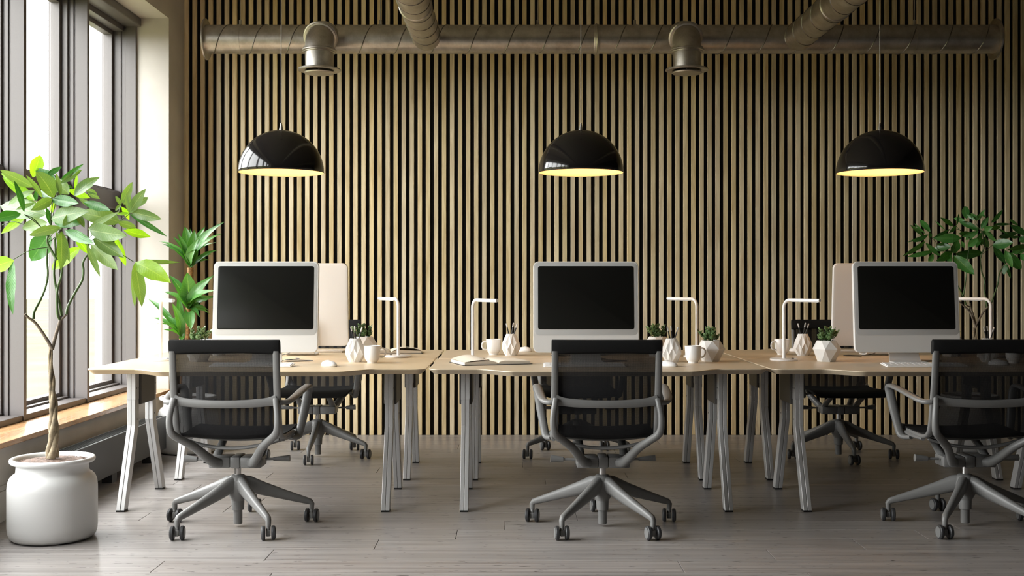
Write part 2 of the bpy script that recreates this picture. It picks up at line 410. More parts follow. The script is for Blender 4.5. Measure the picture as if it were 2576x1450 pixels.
# outside
struct(MB().box(-90, -3.3, -60, 110, -.7, -.6).build('lawn', 'lawn', smooth=0))
hd = MB(); r2 = random.Random(3)
pts = []
for i in range(90):
    y = -50 + i * 1.8
    hd.lathe([(0.01, -.6), (2.0, .2), (2.3, 1.2 + r2.uniform(-.5, .5)), (1.5, 2.3 + r2.uniform(-.4, .9)), (.02, 2.9 + r2.uniform(-.4, 1.0))], 8, Matrix.Translation((-52 + r2.uniform(-2, 2), y, 0)), cap=False)
h = hd.build('hedge', 'hedge', smooth=80); h['kind'] = 'stuff'
tag(h, 'pale blurred hedge line far beyond the window lawn', 'hedge')

# ------------------------------------------------------------------ convector heater
rad = empty('convector_heater', (-2.36, 6.64, 0)); tag(rad, 'long black convector heater with slotted top under the window sill', 'heater')
RY0, RY1 = -.94, .93
MB().box(.036, .05, RY0, RY1, .06, .277).box(-.06, -.05, RY0, RY1, .06, .277).box(-.05, .036, RY0, RY0 + .012, .06, .277)\
    .box(-.05, .036, RY1 - .012, RY1, .06, .277).box(-.05, .036, RY0, RY1, .06, .07).build('casing', 'radiator', rad, smooth=0, bevel=.0015)
for i in range(6):
    x = -.041 + i * .0145
    MB().box(x, x + .004, RY0 + .012, RY1 - .012, .245, .276).build('grille_bar', 'radiator', rad, smooth=0)
for y in (-.72, .0, .72):
    MB().box(-.03, .03, y - .04, y + .04, 0, .06).build('foot', 'radiator', rad, smooth=0)

# ------------------------------------------------------------------ ducts
DZ, DY, DR = 2.865, 7.9, .100
DX0, DX1 = -2.135, 3.37
def ring_x(mb, x, w, r, rin=None, n=40):
    rin = rin or r - .008
    prof = [(r, x - w / 2), (r, x + w / 2)]
    m = Matrix(((0, 0, 1, 0), (0, 1, 0, 0), (1, 0, 0, 0), (0, 0, 0, 1)))
    mb.loft([[(xx, rr * math.cos(2 * PI * i / n), rr * math.sin(2 * PI * i / n)) for i in range(n)] for rr, xx in ((rin, x - w / 2), (r, x - w / 2), (r, x + w / 2), (rin, x + w / 2), (rin, x - w / 2))], cap=False)
    return mb
duct = empty('main_air_duct', (0, DY, DZ)); tag(duct, 'long horizontal galvanised spiral air duct in front of the slatted wall', 'duct')
n = 48
MB().loft([[(x, DR * math.cos(2 * PI * i / n), DR * math.sin(2 * PI * i / n)) for i in range(n)] for x in (DX0, DX1)], cap=False)\
    .loft([[(x, (DR - .003) * math.cos(2 * PI * i / n), (DR - .003) * math.sin(2 * PI * i / n)) for i in range(n)] for x in (DX0, DX1)], cap=False).build('duct_tube', 'duct', duct)
for x, w in ((DX0 + .004, .010), (DX1 - .004, .010)):
    ring_x(MB(), x, w, .142, DR - .002).build('end_flange', 'duct', duct)
# spiral seam
def helix(x0, x1, pitch, r, ph, steps=28, tr=.0028):
    P = []; m = int((x1 - x0) / pitch * steps)
    for i in range(m + 1):
        x = x0 + (x1 - x0) * i / m; a = ph - 2 * PI * (x - x0) / pitch
        P.append((x, -r * math.cos(a), -r * math.sin(a)))
    return P
seam = MB(); P = helix(DX0, DX1, .2515, DR + .0005, PI * .95)
ringpts = []
for i, p in enumerate(P):
    v = Vector(p); rad_ = Vector((0, v.y, v.z)).normalized()
    ringpts.append([tuple(v - V(.004, 0, 0)), tuple(v + rad_ * .0035), tuple(v + V(.004, 0, 0)), tuple(v - rad_ * .001)])
seam.loft(ringpts); seam.build('spiral_seam', 'seam', duct)
def dx(p, s=361): return (p - CX) / s
for p in (604, 957, 1353, 1597, 2301):
    x = dx(p); ring_x(MB(), x, .026, DR + .0035, DR - .001).build('band', 'duct', duct)
    MB().tube([(x, 0, DR), (x, 0, DR + .035)], .009, 8).tube([(x, 0, DR + .03), (x, 0, ZC - DZ)], .0035, 8).build('hanger_rod', 'duct', duct)
x = dx(1500)
MB().loft([[(x + a, r * math.cos(2 * PI * i / 40), r * math.sin(2 * PI * i / 40)) for i in range(40)] for a, r in ((-.022, .1), (-.018, .103), (-.006, .105), (0, .111), (.006, .105), (.018, .103), (.022, .1))], cap=False).build('coupling', 'duct', duct)
# branch ducts running towards the camera
for bi, (bx, lab) in enumerate(((-.59, 'galvanised spiral branch duct running forward left of centre'), (1.975, 'galvanised spiral branch duct running forward on the right'))):
    br = empty('branch_air_duct', (bx, DY, DZ)); tag(br, lab, 'duct')
    R = .097
    mb = MB()
    prof = [(-.085, R), (-6.9, R)]
    mb.loft([[(R_ * math.cos(2 * PI * i / 44), y, R_ * math.sin(2 * PI * i / 44)) for i in range(44)] for y, R_ in prof], cap=False)
    mb.loft([[(R_ * math.cos(2 * PI * i / 44), y, R_ * math.sin(2 * PI * i / 44)) for i in range(44)] for y, R_ in ((-.085, R - .003), (-6.9, R - .003))], cap=False)
    mb.build('duct_tube', 'duct', br)
    ringpts = []; pitch = .22; ln = 6.75; m = int(ln / pitch * 26)
    for i in range(m + 1):
        y = -.09 - ln * i / m; a = 2 * PI * (y / pitch) * (1 if bi == 0 else 1)
        v = V(R * math.cos(a), y, R * math.sin(a)); rd = V(v.x, 0, v.z).normalized()
        ringpts.append([tuple(v - V(0, .004, 0)), tuple(v + rd * .004), tuple(v + V(0, .004, 0)), tuple(v - rd * .001)])
    MB().loft(ringpts).build('spiral_seam', 'seam', br)
    MB().loft([[(r * math.cos(2 * PI * i / 44), y, r * math.sin(2 * PI * i / 44)) for i in range(44)] for y, r in ((-.97, R), (-.975, R + .006), (-1.0, R + .006), (-1.005, R))], cap=False).build('band', 'duct', br)
# elbows with round outlets
def outlet(ex, label, first=None):
    e = empty('elbow_air_outlet', (ex, DY, DZ)); tag(e, label, 'air vent', 'elbow outlets on the main duct')
    r = .097
    def ring(c, t, rr, nn=40):
        c = Vector(c); t = Vector(t).normalized(); s = V(1, 0, 0); o = t.cross(s)
        return [tuple(c + s * (rr * math.cos(2 * PI * i / nn)) + o * (rr * math.sin(2 * PI * i / nn))) for i in range(nn)]
    mb = MB(); rings = []
    # forward stub, two mitred segments, down
    path = [((0, -.075, .0), (0, -1, 0), 1.13), ((0, -.1, 0), (0, -1, 0), 1.10), ((0, -.112, 0), (0, -1, 0), 1.0)]
    cR = .13
    for a in (0, 15, 30, 45, 60, 75, 90):
        aa = math.radians(a)
        path.append(((0, -.115 - cR * math.sin(aa), -cR + cR * math.cos(aa)), (0, -math.cos(aa), -math.sin(aa)), 1.0))
    path.append(((0, -.245, -.255), (0, 0, -1), .97))
    mb.loft([ring(c, t, r * k) for c, t, k in path], cap=False)
    mb.build('elbow', 'duct', e)
    for a in (36, 88):
        aa = math.radians(a); c = V(0, -.115 - cR * math.sin(aa), -cR + cR * math.cos(aa)); t = V(0, -math.cos(aa), -math.sin(aa))
        MB().loft([ring(c + t * d, t, r + q) for d, q in ((-.020, -.001), (-.017, .010), (-.006, .011), (.0, .019), (.008, .019), (.013, .011), (.017, .010), (.020, -.001))], cap=False).build('bead', 'duct', e)
    MB().loft([ring((0, -.245, z), (0, 0, -1), q) for z, q in ((-.25, .094), (-.252, .142), (-.262, .144), (-.266, .140), (-.262, .098), (-.252, .092))], cap=False).build('flange', 'duct', e)
    MB().loft([ring((0, -.245, z), (0, 0, -1), q) for z, q in ((-.262, .03), (-.272, .097), (-.277, .102), (-.284, .098), (-.290, .07), (-.292, .01))]).build('valve_disc', 'duct', e)
    MB().tube([(0, -.245, -.20), (0, -.245, -.265)], .008).build('valve_stem', 'duct', e)
    return e
outlet(-1.302, 'left elbow duct outlet with round flange above the left pendant lamp side')
outlet(1.182, 'right elbow duct outlet with round flange between middle and right pendant lamps')

# ------------------------------------------------------------------ pendant lamps
PR = .2475; PY = 6.61; PZ = 1.812
def pendant():
    e = empty('pendant_lamp')
    prof = [(PR * math.sin(a), PR * math.cos(a)) for a in [math.radians(2 + 88 * i / 22) for i in range(23)]]
    inn = [((PR - .004) * math.sin(a), (PR - .004) * math.cos(a)) for a in [math.radians(2 + 88 * i / 22) for i in range(23)]]
    MB().lathe(prof + [(PR - .002, -.0015)], 64, cap=False).build('shade', 'shade', e, smooth=60)
    MB().lathe(inn + [(PR - .002, -.0012)], 64, cap=False).build('shade_lining', 'lining', e, smooth=60)
    MB().lathe([(.013, PR - .003), (.011, PR + .01), (.005, PR + .036), (.0045, PR + .042)], 20).build('cord_grip', 'chrome', e)
    MB().tube([(0, 0, PR + .04), (0, 0, ZC - PZ - .02)], .0020, 8).build('cord', 'pencil_tip', e)
    MB().lathe([(.05, ZC - PZ - .025), (.05, ZC - PZ - .001)], 24).build('ceiling_rose', 'black', e)
    MB().lathe([(.018, .235), (.018, .165), (.014, .16)], 16).build('socket', 'black', e)
    MB().lathe([(.012, .16), (.02, .145), (.03, .12), (.03, .10), (.02, .08), (.004, .073)], 16).build('bulb', 'bulb', e, smooth=80)
    return e
pen = pendant()
for i, (x, w) in enumerate(((-1.346, 'left'), (.4025, 'middle'), (2.146, 'right'))):
    place(pen, i == 0, (x, PY, PZ), 0, ['glossy black dome pendant lamp over the left desks', 'glossy black dome pendant lamp over the middle desks', 'glossy black dome pendant lamp over the right desks'][i], 'pendant lamp', 'dome pendant lamps')

# ------------------------------------------------------------------ desks
DT = .730
def outline(W, y_in, y_out, sgn):
    """top outline: straight inner edge, outer edge with central bulge; local x from 0 to W, y measured outward"""
    D = abs(y_out - y_in); pts = []
    ri, ro = .025, .055
    for k in range(5):
        a = PI + PI / 2 * k / 4; pts.append((ri + ri * math.cos(a), ri + ri * math.sin(a)))
    for k in range(5):
        a = -PI / 2 + PI / 2 * k / 4; pts.append((W - ri + ri * math.cos(a), ri + ri * math.sin(a)))
    for k in range(7):
        a = PI / 2 * k / 6; pts.append((W - ro + ro * math.cos(a), D - ro + ro * math.sin(a)))
    def bul(x):
        d = min(x, W - x); t = max(0, min(1, (d - .25) / (.17 if x < W / 2 else .19))); return .145 * t * t * (3 - 2 * t)
    for k in range(25):
        x = W - .24 - .22 * k / 24; pts.append((x, D + bul(x)))
    pts.append((W / 2, D + .145))
    for k in range(25):
        x = .45 - .22 * k / 24; pts.append((x, D + bul(x)))
    for k in range(7):
        a = PI / 2 + PI / 2 * k / 6; pts.append((ro + ro * math.cos(a), D - ro + ro * math.sin(a)))
    return pts
def inset(pts, d):
    n = len(pts); out = []
    for i in range(n):
        a, b, c = Vector(pts[i - 1]), Vector(pts[i]), Vector(pts[(i + 1) % n])
        t = ((b - a).normalized() + (c - b).normalized()).normalized()
        out.append((b.x - t.y * d, b.y + t.x * d))
    return out
def desk():
    """local origin: middle of the inner edge on the floor; local +y points to the sitter"""
    e = empty('desk'); W = 1.741; D = .80
    pts = outline(W, 0, D, 1); pts = [(x - W / 2, y) for x, y in pts]
    lo = inset(pts, .026); mid = inset(pts, .001); top = inset(pts, .0025)
    MB().loft([[(x, y, DT - .027) for x, y in lo], [(x, y, DT - .004) for x, y in pts], [(x, y, DT - .0012) for x, y in mid], [(x, y, DT) for x, y in top]]).build('tabletop', 'desk', e, smooth=25)
    for sx in (-1, 1):
        cx = sx * .676 + .0115
        for sy in (-1, 1):
            yk = .455 + sy * .145; yf = .455 + sy * .315
            m = MB()
            for off in (-.0112, .0112):
                hw = .0100
                m.loft([[(cx + off + a, y + b, z) for a, b in ((-hw, -.029), (hw, -.029), (hw, .029), (-hw, .029))] for z, y in ((DT - .028, yk), (.42, yk), (.008, yf))])
            m.loft([[(cx + a, y + b, z) for a, b in ((-.004, -.024), (.004, -.024), (.004, .024), (-.004, .024))] for z, y in ((DT - .028, yk), (.42, yk), (.008, yf))])
            lg = m.build('leg', 'legmetal', e, smooth=0, bevel=.0015, seg=1)
            s = MB()
            for off in (-.0117, .0117):
                s.box(cx + off - .0107, cx + off + .0107, yk - .0305, yk + .0305, .555, DT - .0275)
            s.build('leg_sleeve', 'legmetal', lg, smooth=0, bevel=.001, seg=1)
            MB().box(cx - .021, cx + .021, yf - .029, yf + .029, 0, .0085).build('foot_pad', 'black', lg, smooth=0)
            for z in (.575, .60) if sy > 0 else (.575,):
                pass
            b = MB()
            for dy in (-.012, .012): b.add(*disc_x(cx + (.0228), yk + dy, .615, .0035))
            for dy in (-.012, .012): b.add(*disc_x(cx - (.0228), yk + dy, .615, .0035))
            b.add(*disc_x(cx + .0216, yk + .0, .45, .0035)); b.add(*disc_x(cx - .0216, yk + .0, .45, .0035))
            bo = b.build('bolt', 'black', lg, smooth=0); bo['kind'] = 'stuff'
        MB().box(cx - .034, cx + .034, .455 - .115, .455 + .115, .525, DT - .0275).build('leg_bracket', 'darkbox', e, smooth=0, bevel=.006)
    MB().box(-.62, .62, -0 + .44, .47, .69, DT - .0275).build('crossbeam', 'darkbox', e, smooth=0)
    return e
def disc_x(x, y, z, r, n=8):
    vs = [(x + d, y + r * math.cos(2 * PI * i / n), z + r * math.sin(2 * PI * i / n)) for d in (-.0008, .0008) for i in range(n)]
    return vs, [tuple(range(n)), tuple(range(n, 2 * n))] + [(i, (i + 1) % n, n + (i + 1) % n, n + i) for i in range(n)]
dk = desk(); YS = 6.578
DXC = [-1.3105, .4425, 2.1955]
W3 = ['left', 'middle', 'right']
for j in range(3):
    place(dk, j == 0, (DXC[j], YS - .004, 0), PI, 'pale maple desk with wavy front edge, front row %s' % W3[j], 'desk', 'front row desks')
for j in range(3):
    place(dk, False, (DXC[j], YS + .008, 0), 0, 'pale maple desk with wavy edge, back row %s, nearest the slatted wall' % W3[j], 'desk', 'back row desks')
# the front row is turned by pi: local x mirrored, leg offset +.0115 is taken back
for o in [o for o in bpy.data.objects if o.name.split('.')[0] == 'desk' and abs(o.rotation_euler.z - PI) < .01]:
    o.location.x += 0.0

# ------------------------------------------------------------------ monitors
def monitor():
    """front (screen) faces local -y; origin on the desk at the stand base"""
    e = empty('desktop_computer')
    W, H, D = .578, .502, .034
    T = Matrix.Translation((0, 0.0, .307)) @ Matrix.Rotation(math.radians(-5), 4, 'X')
    R0 = rrect(W, H, .030, 8)
    ins = lambda k: rrect(W - 2 * k, H - 2 * k, .030 - k * .6, 8)
    mb = MB().loft([[(x, y, z) for x, z in ins(k)] for y, k in ((-.0, .012), (0.0, .0022), (.0015, .0006), (.004, 0), (.0255, .0006), (.0275, .002), (.0284, .006), (.029, .014))], mat=T)
    mb.build('casing', 'alu', e, smooth=30)
    MB().loft([[(x, y, z) for x, z in rrect(w, h, r, 8, 0, .0435)] for y, w, h, r in ((.003, .562, .399, .024), (-.0008, .562, .399, .024), (-.0012, .559, .396, .0225))], mat=T).build('bezel', 'bezel', e, smooth=30)
    MB().loft([[(x, y, z) for x, z in rrect(w, h, r, 6, 0, .0505)] for y, w, h, r in ((.003, .527, .348, .012), (-.0022, .527, .348, .012), (-.0026, .525, .346, .011))], mat=T).build('screen', 'screen', e, smooth=30)
    # stand: bent plate
    path = [(0, .055, .23), (0, .058, .14), (0, .050, .07), (0, .035, .025), (0, .018, .009), (0, -.02, .005), (0, -.085, .005)]
    path = catmull(path, 4); hw = lerp_list([.080, .080, .081, .083, .088, .093, .094], len(path))
    rings = []
    for i, p in enumerate(path):
        t = (path[min(i + 1, len(path) - 1)] - path[max(i - 1, 0)]).normalized(); nrm = t.cross(V(1, 0, 0)).normalized() * .0045
        rings.append([tuple(p + V(hw[i], 0, 0) + nrm), tuple(p + V(-hw[i], 0, 0) + nrm), tuple(p + V(-hw[i], 0, 0) - nrm), tuple(p + V(hw[i], 0, 0) - nrm)])
    MB().loft(rings).build('stand', 'alu', e, smooth=40, bevel=.001, seg=1)
    return e
mon = monitor()
MX = [-1.352, .406, 2.164]; FY = 6.215
CXs = [-1.3155, .4395, 2.1945]; CY = 6.548                 # centres of the six-desk symmetry
def rearpos(x, y, j): return (2 * CXs[j] - x, 2 * CY - y)
for j in range(3):
    place(mon, j == 0, (MX[j], FY, DT), 0, 'white all-in-one computer, black screen towards us, on the %s front desk' % W3[j], 'computer', 'front row computers')
for j in range(3):
    X, Y = rearpos(MX[j], FY + .015, j)
    place(mon, False, (X, Y, DT), PI, 'white all-in-one computer seen from behind on the %s back desk' % W3[j], 'computer', 'back row computers')

# keyboards
def keyboard():
    e = empty('keyboard')
    T = Matrix.Rotation(math.radians(5), 4, 'X')
    MB().loft([[(x, z, y) for x, z in rrect(.43, .115, .008, 4)] for y in (0.006, .011)], mat=T).build('tray', 'white', e, smooth=30)
    MB().sweep([(-.2, .045, .008), (.2, .045, .008)], .009, .008, (0, 0, 1), 10).build('rear_foot', 'white', e)
    k = MB()
    for r in range(6):
        xs = -.207
        ncol = 14 if r else 3
        wds = [.0255] * 14 if r else [.085, .225, .095]
        for c in range(ncol):
            w = (.414 - .004 * (ncol - 1)) * (wds[c] / sum(wds[:ncol])) if True else 0
            y0 = -.050 + r * .0168
            k.box(xs, xs + w, y0, y0 + (.0145 if r < 5 else .009), .011, .0145, T); xs += w + .004
    o = k.build('keys', 'white', e, smooth=0); o['kind'] = 'stuff'
    return e
kb = keyboard()
KX = [-1.364, .380, 2.166]
for j in range(3):
    place(kb, j == 0, (KX[j], 5.955, DT), 0, 'slim white keyboard on the %s front desk' % W3[j], 'keyboard', 'front row keyboards')
for j in range(3):
    X, Y = rearpos(KX[j], 5.945, j)
    place(kb, False, (X, Y, DT), PI, 'slim white keyboard behind the monitor of the %s back desk' % W3[j], 'keyboard', 'back row keyboards')
# mice
def mouse():
    e = empty('computer_mouse'); rings = []
    for z, k in ((0.0, .90), (.004, 1.0), (.012, .97), (.019, .86), (.025, .66), (.029, .40), (.031, .12)):
        rings.append([(.030 * k * math.cos(a), (.056 * k) * math.sin(a) * (1 if math.sin(a) > 0 else .96), z * (1 + .06 * math.sin(a))) for a in [2 * PI * i / 28 for i in range(28)]])
    MB().loft(rings).build('shell', 'white', e, smooth=80)
    MB().sweep([(0, .028, .0265), (0, .036, .0235)], .003, .0025, (1, 0, 0), 8).build('scroll_ball', 'bezel', e)
    return e
ms = mouse()
mp = [(-.9625, 5.965), (.822, 5.955), (2.60, 6.05)]
for j in range(3): place(ms, j == 0, (*mp[j], DT), .9, 'white computer mouse on the %s front desk' % W3[j], 'mouse', 'front row mice')
rm = [(-1.68, 7.20), (.075, 7.20), (1.815, 7.20)]
for j in range(3): place(ms, False, (*rm[j], DT), PI + 1.2, 'white computer mouse on the %s back desk' % W3[j], 'mouse', 'back row mice')
# desk lamps
def lamp():
    e = empty('desk_lamp')
    MB().lathe([(.074, 0), (.078, .003), (.078, .010), (.075, .012), (.004, .0125)], 40).build('base', 'white', e)
    MB().lathe([(.008, .0122), (.008, .0145), (.004, .015)], 12, Matrix.Translation((.045, -.02, 0))).build('touch_button', 'black', e)
    d = V(.14, -.23, 0).normalized(); R = .045; P = [V(0, 0, .01), V(0, 0, .15), V(0, 0, .343 - R)]
    for a in range(1, 9):
        t = PI / 2 * a / 8; P.append(V(0, 0, .343 - R + R * math.sin(t)) + d * (R - R * math.cos(t)))
    P.append(V(0, 0, .343) + d * .27)
    MB().tube(P, .0092, 12, hint=(d.y, -d.x, 0)).build('stem', 'white', e, smooth=50)
    MB().box(-.0045, .0045, .06, .262, .3325, .3345, Matrix.Rotation(math.atan2(-d.x, d.y), 4, 'Z')).build('light_strip', 'bezel', e, smooth=0)
    return e
lp = lamp()
lf = [-1.984, -.222, 1.536]
for j in range(3): place(lp, j == 0, (lf[j], 6.40, DT), 0, 'white tubular desk lamp with bent arm at the left of the %s front desk' % W3[j], 'desk lamp', 'front row desk lamps')
for j in range(3):
    place(lp, False, ([-.670, 1.089, 2.822][j], 6.675, DT), PI, 'white tubular desk lamp with bent arm at the right of the %s back desk' % W3[j], 'desk lamp', 'back row desk lamps')
# mugs
def mug():
    e = empty('mug')
    MB().lathe([(.0265, 0), (.027, .008), (.031, .012), (.0385, .022), (.0415, .035), (.0455, .094), (.0445, .0955), (.0425, .094), (.038, .03), (.002, .018)], 40).build('cup', 'white', e, smooth=50)
    P = [(.041, 0, .078), (.055, 0, .0815), (.069, 0, .074), (.0745, 0, .058), (.069, 0, .041), (.056, 0, .031), (.040, 0, .033)]
    MB().sweep(catmull(P, 4), .0042, .0060, (0, 0, 1), 10).build('handle', 'white', e, smooth=60)
    return e
mg = mug()
mf = [(-.765, 6.20), (.991, 6.20), (2.746, 6.20)]
for j in range(3): place(mg, j == 0, (*mf[j], DT), -.25 + .55, 'white ceramic mug with handle to the right on the %s front desk' % W3[j], 'mug', 'front row mugs')
for j in range(3):
    X, Y = rearpos(mf[j][0], mf[j][1], j); place(mg, False, (X, Y, DT), PI + .3, 'white ceramic mug with handle to the left on the %s back desk' % W3[j], 'mug', 'back row mugs')
# faceted vases with pencils
def faceted(rings, n, name, mat, e):
    """rings: (r, z, phase) joined by triangles"""
    vs = []; fs = []
    for r, z, ph in rings:
        vs += [(r * math.cos(2 * PI * (i + ph) / n), r * math.sin(2 * PI * (i + ph) / n), z) for i in range(n)]
    for k in range(len(rings) - 1):
        a, b = k * n, (k + 1) * n; ph0, ph1 = rings[k][2], rings[k + 1][2]
        for i in range(n):
            j = (i + 1) % n
            if ph1 > ph0: fs += [(a + i, a + j, b + i), (b + i, a + j, b + j)]
            elif ph1 < ph0: fs += [(a + i, b + j, b + i), (a + i, a + j, b + j)]
            else: fs += [(a + i, a + j, b + j, b + i)]
    fs.append(tuple(range(n))[::-1])
    m = len(rings) - 1
    fs.append(tuple(m * n + i for i in range(n)))
    return MB().add(vs, fs).build(name, mat, e, smooth=0)
def vase():
    e = empty('pencil_vase')
    n = 18; vs = []; fs = []
    R4 = [(.0325, .0345, 0), (.0570, .0465, .043), (.0425, .0515, .080), (.0290, .0275, .131), (.0255, .0245, .1315), (.032, .032, .08), (.026, .026, .012)]
    for ra, rb, z in R4:
        vs += [((ra if i % 2 == 0 else rb) * math.cos(2 * PI * i / n), (ra if i % 2 == 0 else rb) * math.sin(2 * PI * i / n), z) for i in range(n)]
    for k in range(len(R4) - 1):
        for i in range(n):
            j = (i + 1) % n; a, b, c, d = k * n + i, k * n + j, (k + 1) * n + j, (k + 1) * n + i
            if (i % 2 == 0) == (k % 2 == 1): fs += [(a, b, c), (a, c, d)]
            else: fs += [(a, b, d), (b, c, d)]
    fs.append(tuple(range(n))[::-1]); fs.append(tuple((len(R4) - 1) * n + i for i in range(n)))
    MB().add(vs, fs).build('vessel', 'matte_white', e, smooth=0)
    return e
va = vase()
def pencil():
    e = empty('pencil')
    MB().lathe([(.0008, 0), (.0036, .012), (.0036, .150)], 8).build('barrel', 'black', e)
    MB().lathe([(.0040, .150), (.0040, .170), (.0040, .171), (.0036, .176)], 8).build('eraser_cap', 'pencil_tip', e)
    return e
pc = pencil(); npc = 0
def put_vase(x, y, rz, first, desk_name, grp):
    global npc
    place(va, first, (x, y, DT), rz, 'white faceted vase holding black pencils on the %s' % desk_name, 'vase', grp)
    for k, (lean, az, w) in enumerate(((.26, 2.75, 'leftmost'), (.17, .15, 'middle'), (.30, .1, 'rightmost'))):
        if not desk_name.startswith('middle back') and 'front' in desk_name:
            lean, az = ((.22, 2.9), (.10, 3.0), (.30, .05))[k]
        c = pc if npc == 0 else copy_tree(pc); npc += 1
        c.location = (x - math.cos(az) * .014, y - math.sin(az) * .014 + (k - 1) * .006, DT + .024)
        c.rotation_euler = (0, lean, az)
        tag(c, '%s black pencil with silver eraser in the vase on the %s' % (w, desk_name), 'pencil', 'pencils in the faceted vases')
vf = [(-.870, 6.285), (.885, 6.285), (2.640, 6.285)]
for j in range(3): put_vase(*vf[j], .15, j == 0, '%s front desk' % W3[j], 'front row pencil vases')
for j in range(3):
    X, Y = rearpos(*vf[j], j); put_vase(X, Y, .15, False, '%s back desk' % W3[j], 'back row pencil vases')
# small planters
def planter(seed):
    r = random.Random(seed); e = empty('potted_succulent')
    faceted([(.050, 0, .0), (.0805, .070, .5), (.0535, .117, 0), (.049, .117, 0), (.049, .100, 0)], 7, 'pot', 'matte_white', e)
    MB().lathe([(.047, .1005), (.03, .104), (.004, .105)], 14).build('soil', 'chips', e)
    m = MB(); st = MB()
    def ov(p, d, L, w, up):
        d = d.normalized(); s = d.cross(up)
        if s.length < .01: s = V(1, 0, 0)
        s.normalize(); u = s.cross(d); rings = []
        for t, k in ((0, .25), (.25, .8), (.55, 1.0), (.85, .62), (1.0, .12)):
            c = p + d * (L * t) + u * (L * .18 * t * t)
            rings.append([tuple(c + s * (w * k * math.cos(a)) + u * (w * .28 * k * math.sin(a))) for a in [2 * PI * i / 6 for i in range(6)]])
        m.loft(rings)
    for i in range(21):
        az = r.uniform(0, 2 * PI); rad_ = r.uniform(.0, .034); b = V(rad_ * math.cos(az) * .7, rad_ * math.sin(az) * .7, .103)
        out = V(math.cos(az), math.sin(az), 0) * r.uniform(.3, .95) * (rad_ / .034); tip = b + (out + V(0, 0, 1)).normalized() * r.uniform(.035, .080)
        st.tube([b, (b + tip) / 2 + out * .004, tip], .0016, 5)
        for k in range(9):
            a2 = k * 2.4 + az; q = .35 + .65 * (k // 2) / 4
            d = V(math.cos(a2), math.sin(a2), .25 + .9 * q)
            ov(b.lerp(tip, .25 + .75 * q), d, r.uniform(.017, .026), r.uniform(.0075, .0110), V(0, 0, 1))
    o = m.build('foliage', 'succ', e, smooth=60); o['kind'] = 'stuff'
    st.build('stems', 'stem', e)['kind'] = 'stuff'
    return e
ps = planter(4)
for i, (x, y, rz, lab) in enumerate(((-1.751, 6.33, .3, 'green succulent in a white faceted pot at the left of the left front desk'),
        (1.758, 6.33, .3, 'green succulent in a white faceted pot at the left of the right front desk'),
        (1.114, 6.35, 2.0, 'green succulent in a white faceted pot at the right of the middle front desk'),
        (-.885, 6.775, 3.4, 'green succulent in a white faceted pot on the left back desk'),
        (.870, 6.775, 3.4, 'green succulent in a white faceted pot on the middle back desk'),
        (2.625, 6.775, 3.4, 'green succulent in a white faceted pot on the right back desk'))):
    place(ps, i == 0, (x, y, DT), rz, lab, 'potted plant', 'small potted succulents')
# books
def book():
    e = empty('open_notebook')
    MB().box(-.195, .195, -.138, .138, 0, .003).build('cover', 'black', e, smooth=0, bevel=.001)
    for s in (-1, 1):
        prof = [(.002, .008), (.012, .017), (.035, .0225), (.09, .021), (.185, .0165)]
        rings = []
        for y in (-.131, .131):
            rings.append([(s * x, y, z) for x, z in prof] + [(s * .185, y, .003), (s * .002, y, .003)])
        MB().loft(rings).build('page_block', 'paper', e, smooth=30)
    rows = []
    for i in range(9):
        t = i / 8; x = -.004 - .178 * t; z = .010 + .045 * math.sin(PI * min(1, t * 1.0)) * (1 - t * .35) * .62 + .008 * t
        rows.append((x, z))
    rg = []
    for k, (x, z) in enumerate(rows):
        lift = .5
        rg.append([(x, -.130, .018 + (z - .018) * lift), (x, .130, z + .004), (x, .130, z + .0046), (x, -.130, .0186 + (z - .018) * lift)])
    MB().loft(rg).build('lifted_page', 'paper', e, smooth=40)
    return e
bk = book()
place(bk, True, (-.118, 6.18, DT), math.radians(19), 'open black-covered notebook at the left of the middle front desk', 'notebook', 'open notebooks')
place(bk, False, (-.762, 7.10, DT), math.radians(8 + 180), 'open black-covered notebook behind the mug on the left back desk', 'notebook', 'open notebooks')
pn = MB().sweep([(0, 0, 0), (0, .01, 0), (0, .012, 0), (0, .13, 0)], [.0045, .0048, .0038, .0038], None, (1, 0, 0), 10).build('pen', 'chrome', None, loc=(-.125, 6.07, DT + .024))
pn.rotation_euler = (0, 0, .25); tag(pn, 'small silver pen under the lifted page of the front notebook', 'pen')
# power cables
def cable(pts, label):
    m = MB().tube(catmull([V(*p) for p in pts], 6), .0022, 6, hint=(0, 0, 1)).build('power_cable', 'black')
    tag(m, label, 'cable', 'computer cables')
for j, w in enumerate(W3):
    bx, by = MX[j], FY
    cable([(bx + .02, by + .066, DT + .07), (bx + .05, by + .09, DT + .02), (bx + .10, by + .075, DT + .003), (bx + .20, by + .09, DT + .003), (bx + .235, by + .13, DT + .003), (bx + .14, by + .17, DT + .003), (bx + .07, by + .2, DT + .003), (bx + .13, by + .28, DT + .003), (bx + .10, by + .345, DT + .003)], 'thin black cable curling behind the computer on the %s front desk' % w)
    X, Y = rearpos(bx, by, j)
    cable([(X - .02, Y - .08, DT + .06), (X - .05, Y - .10, DT + .02), (X - .12, Y - .09, DT + .003), (X - .20, Y - .08, DT + .003), (X - .24, Y - .11, DT + .003), (X - .15, Y - .16, DT + .003)], 'thin black cable beside the computer on the %s back desk' % w)

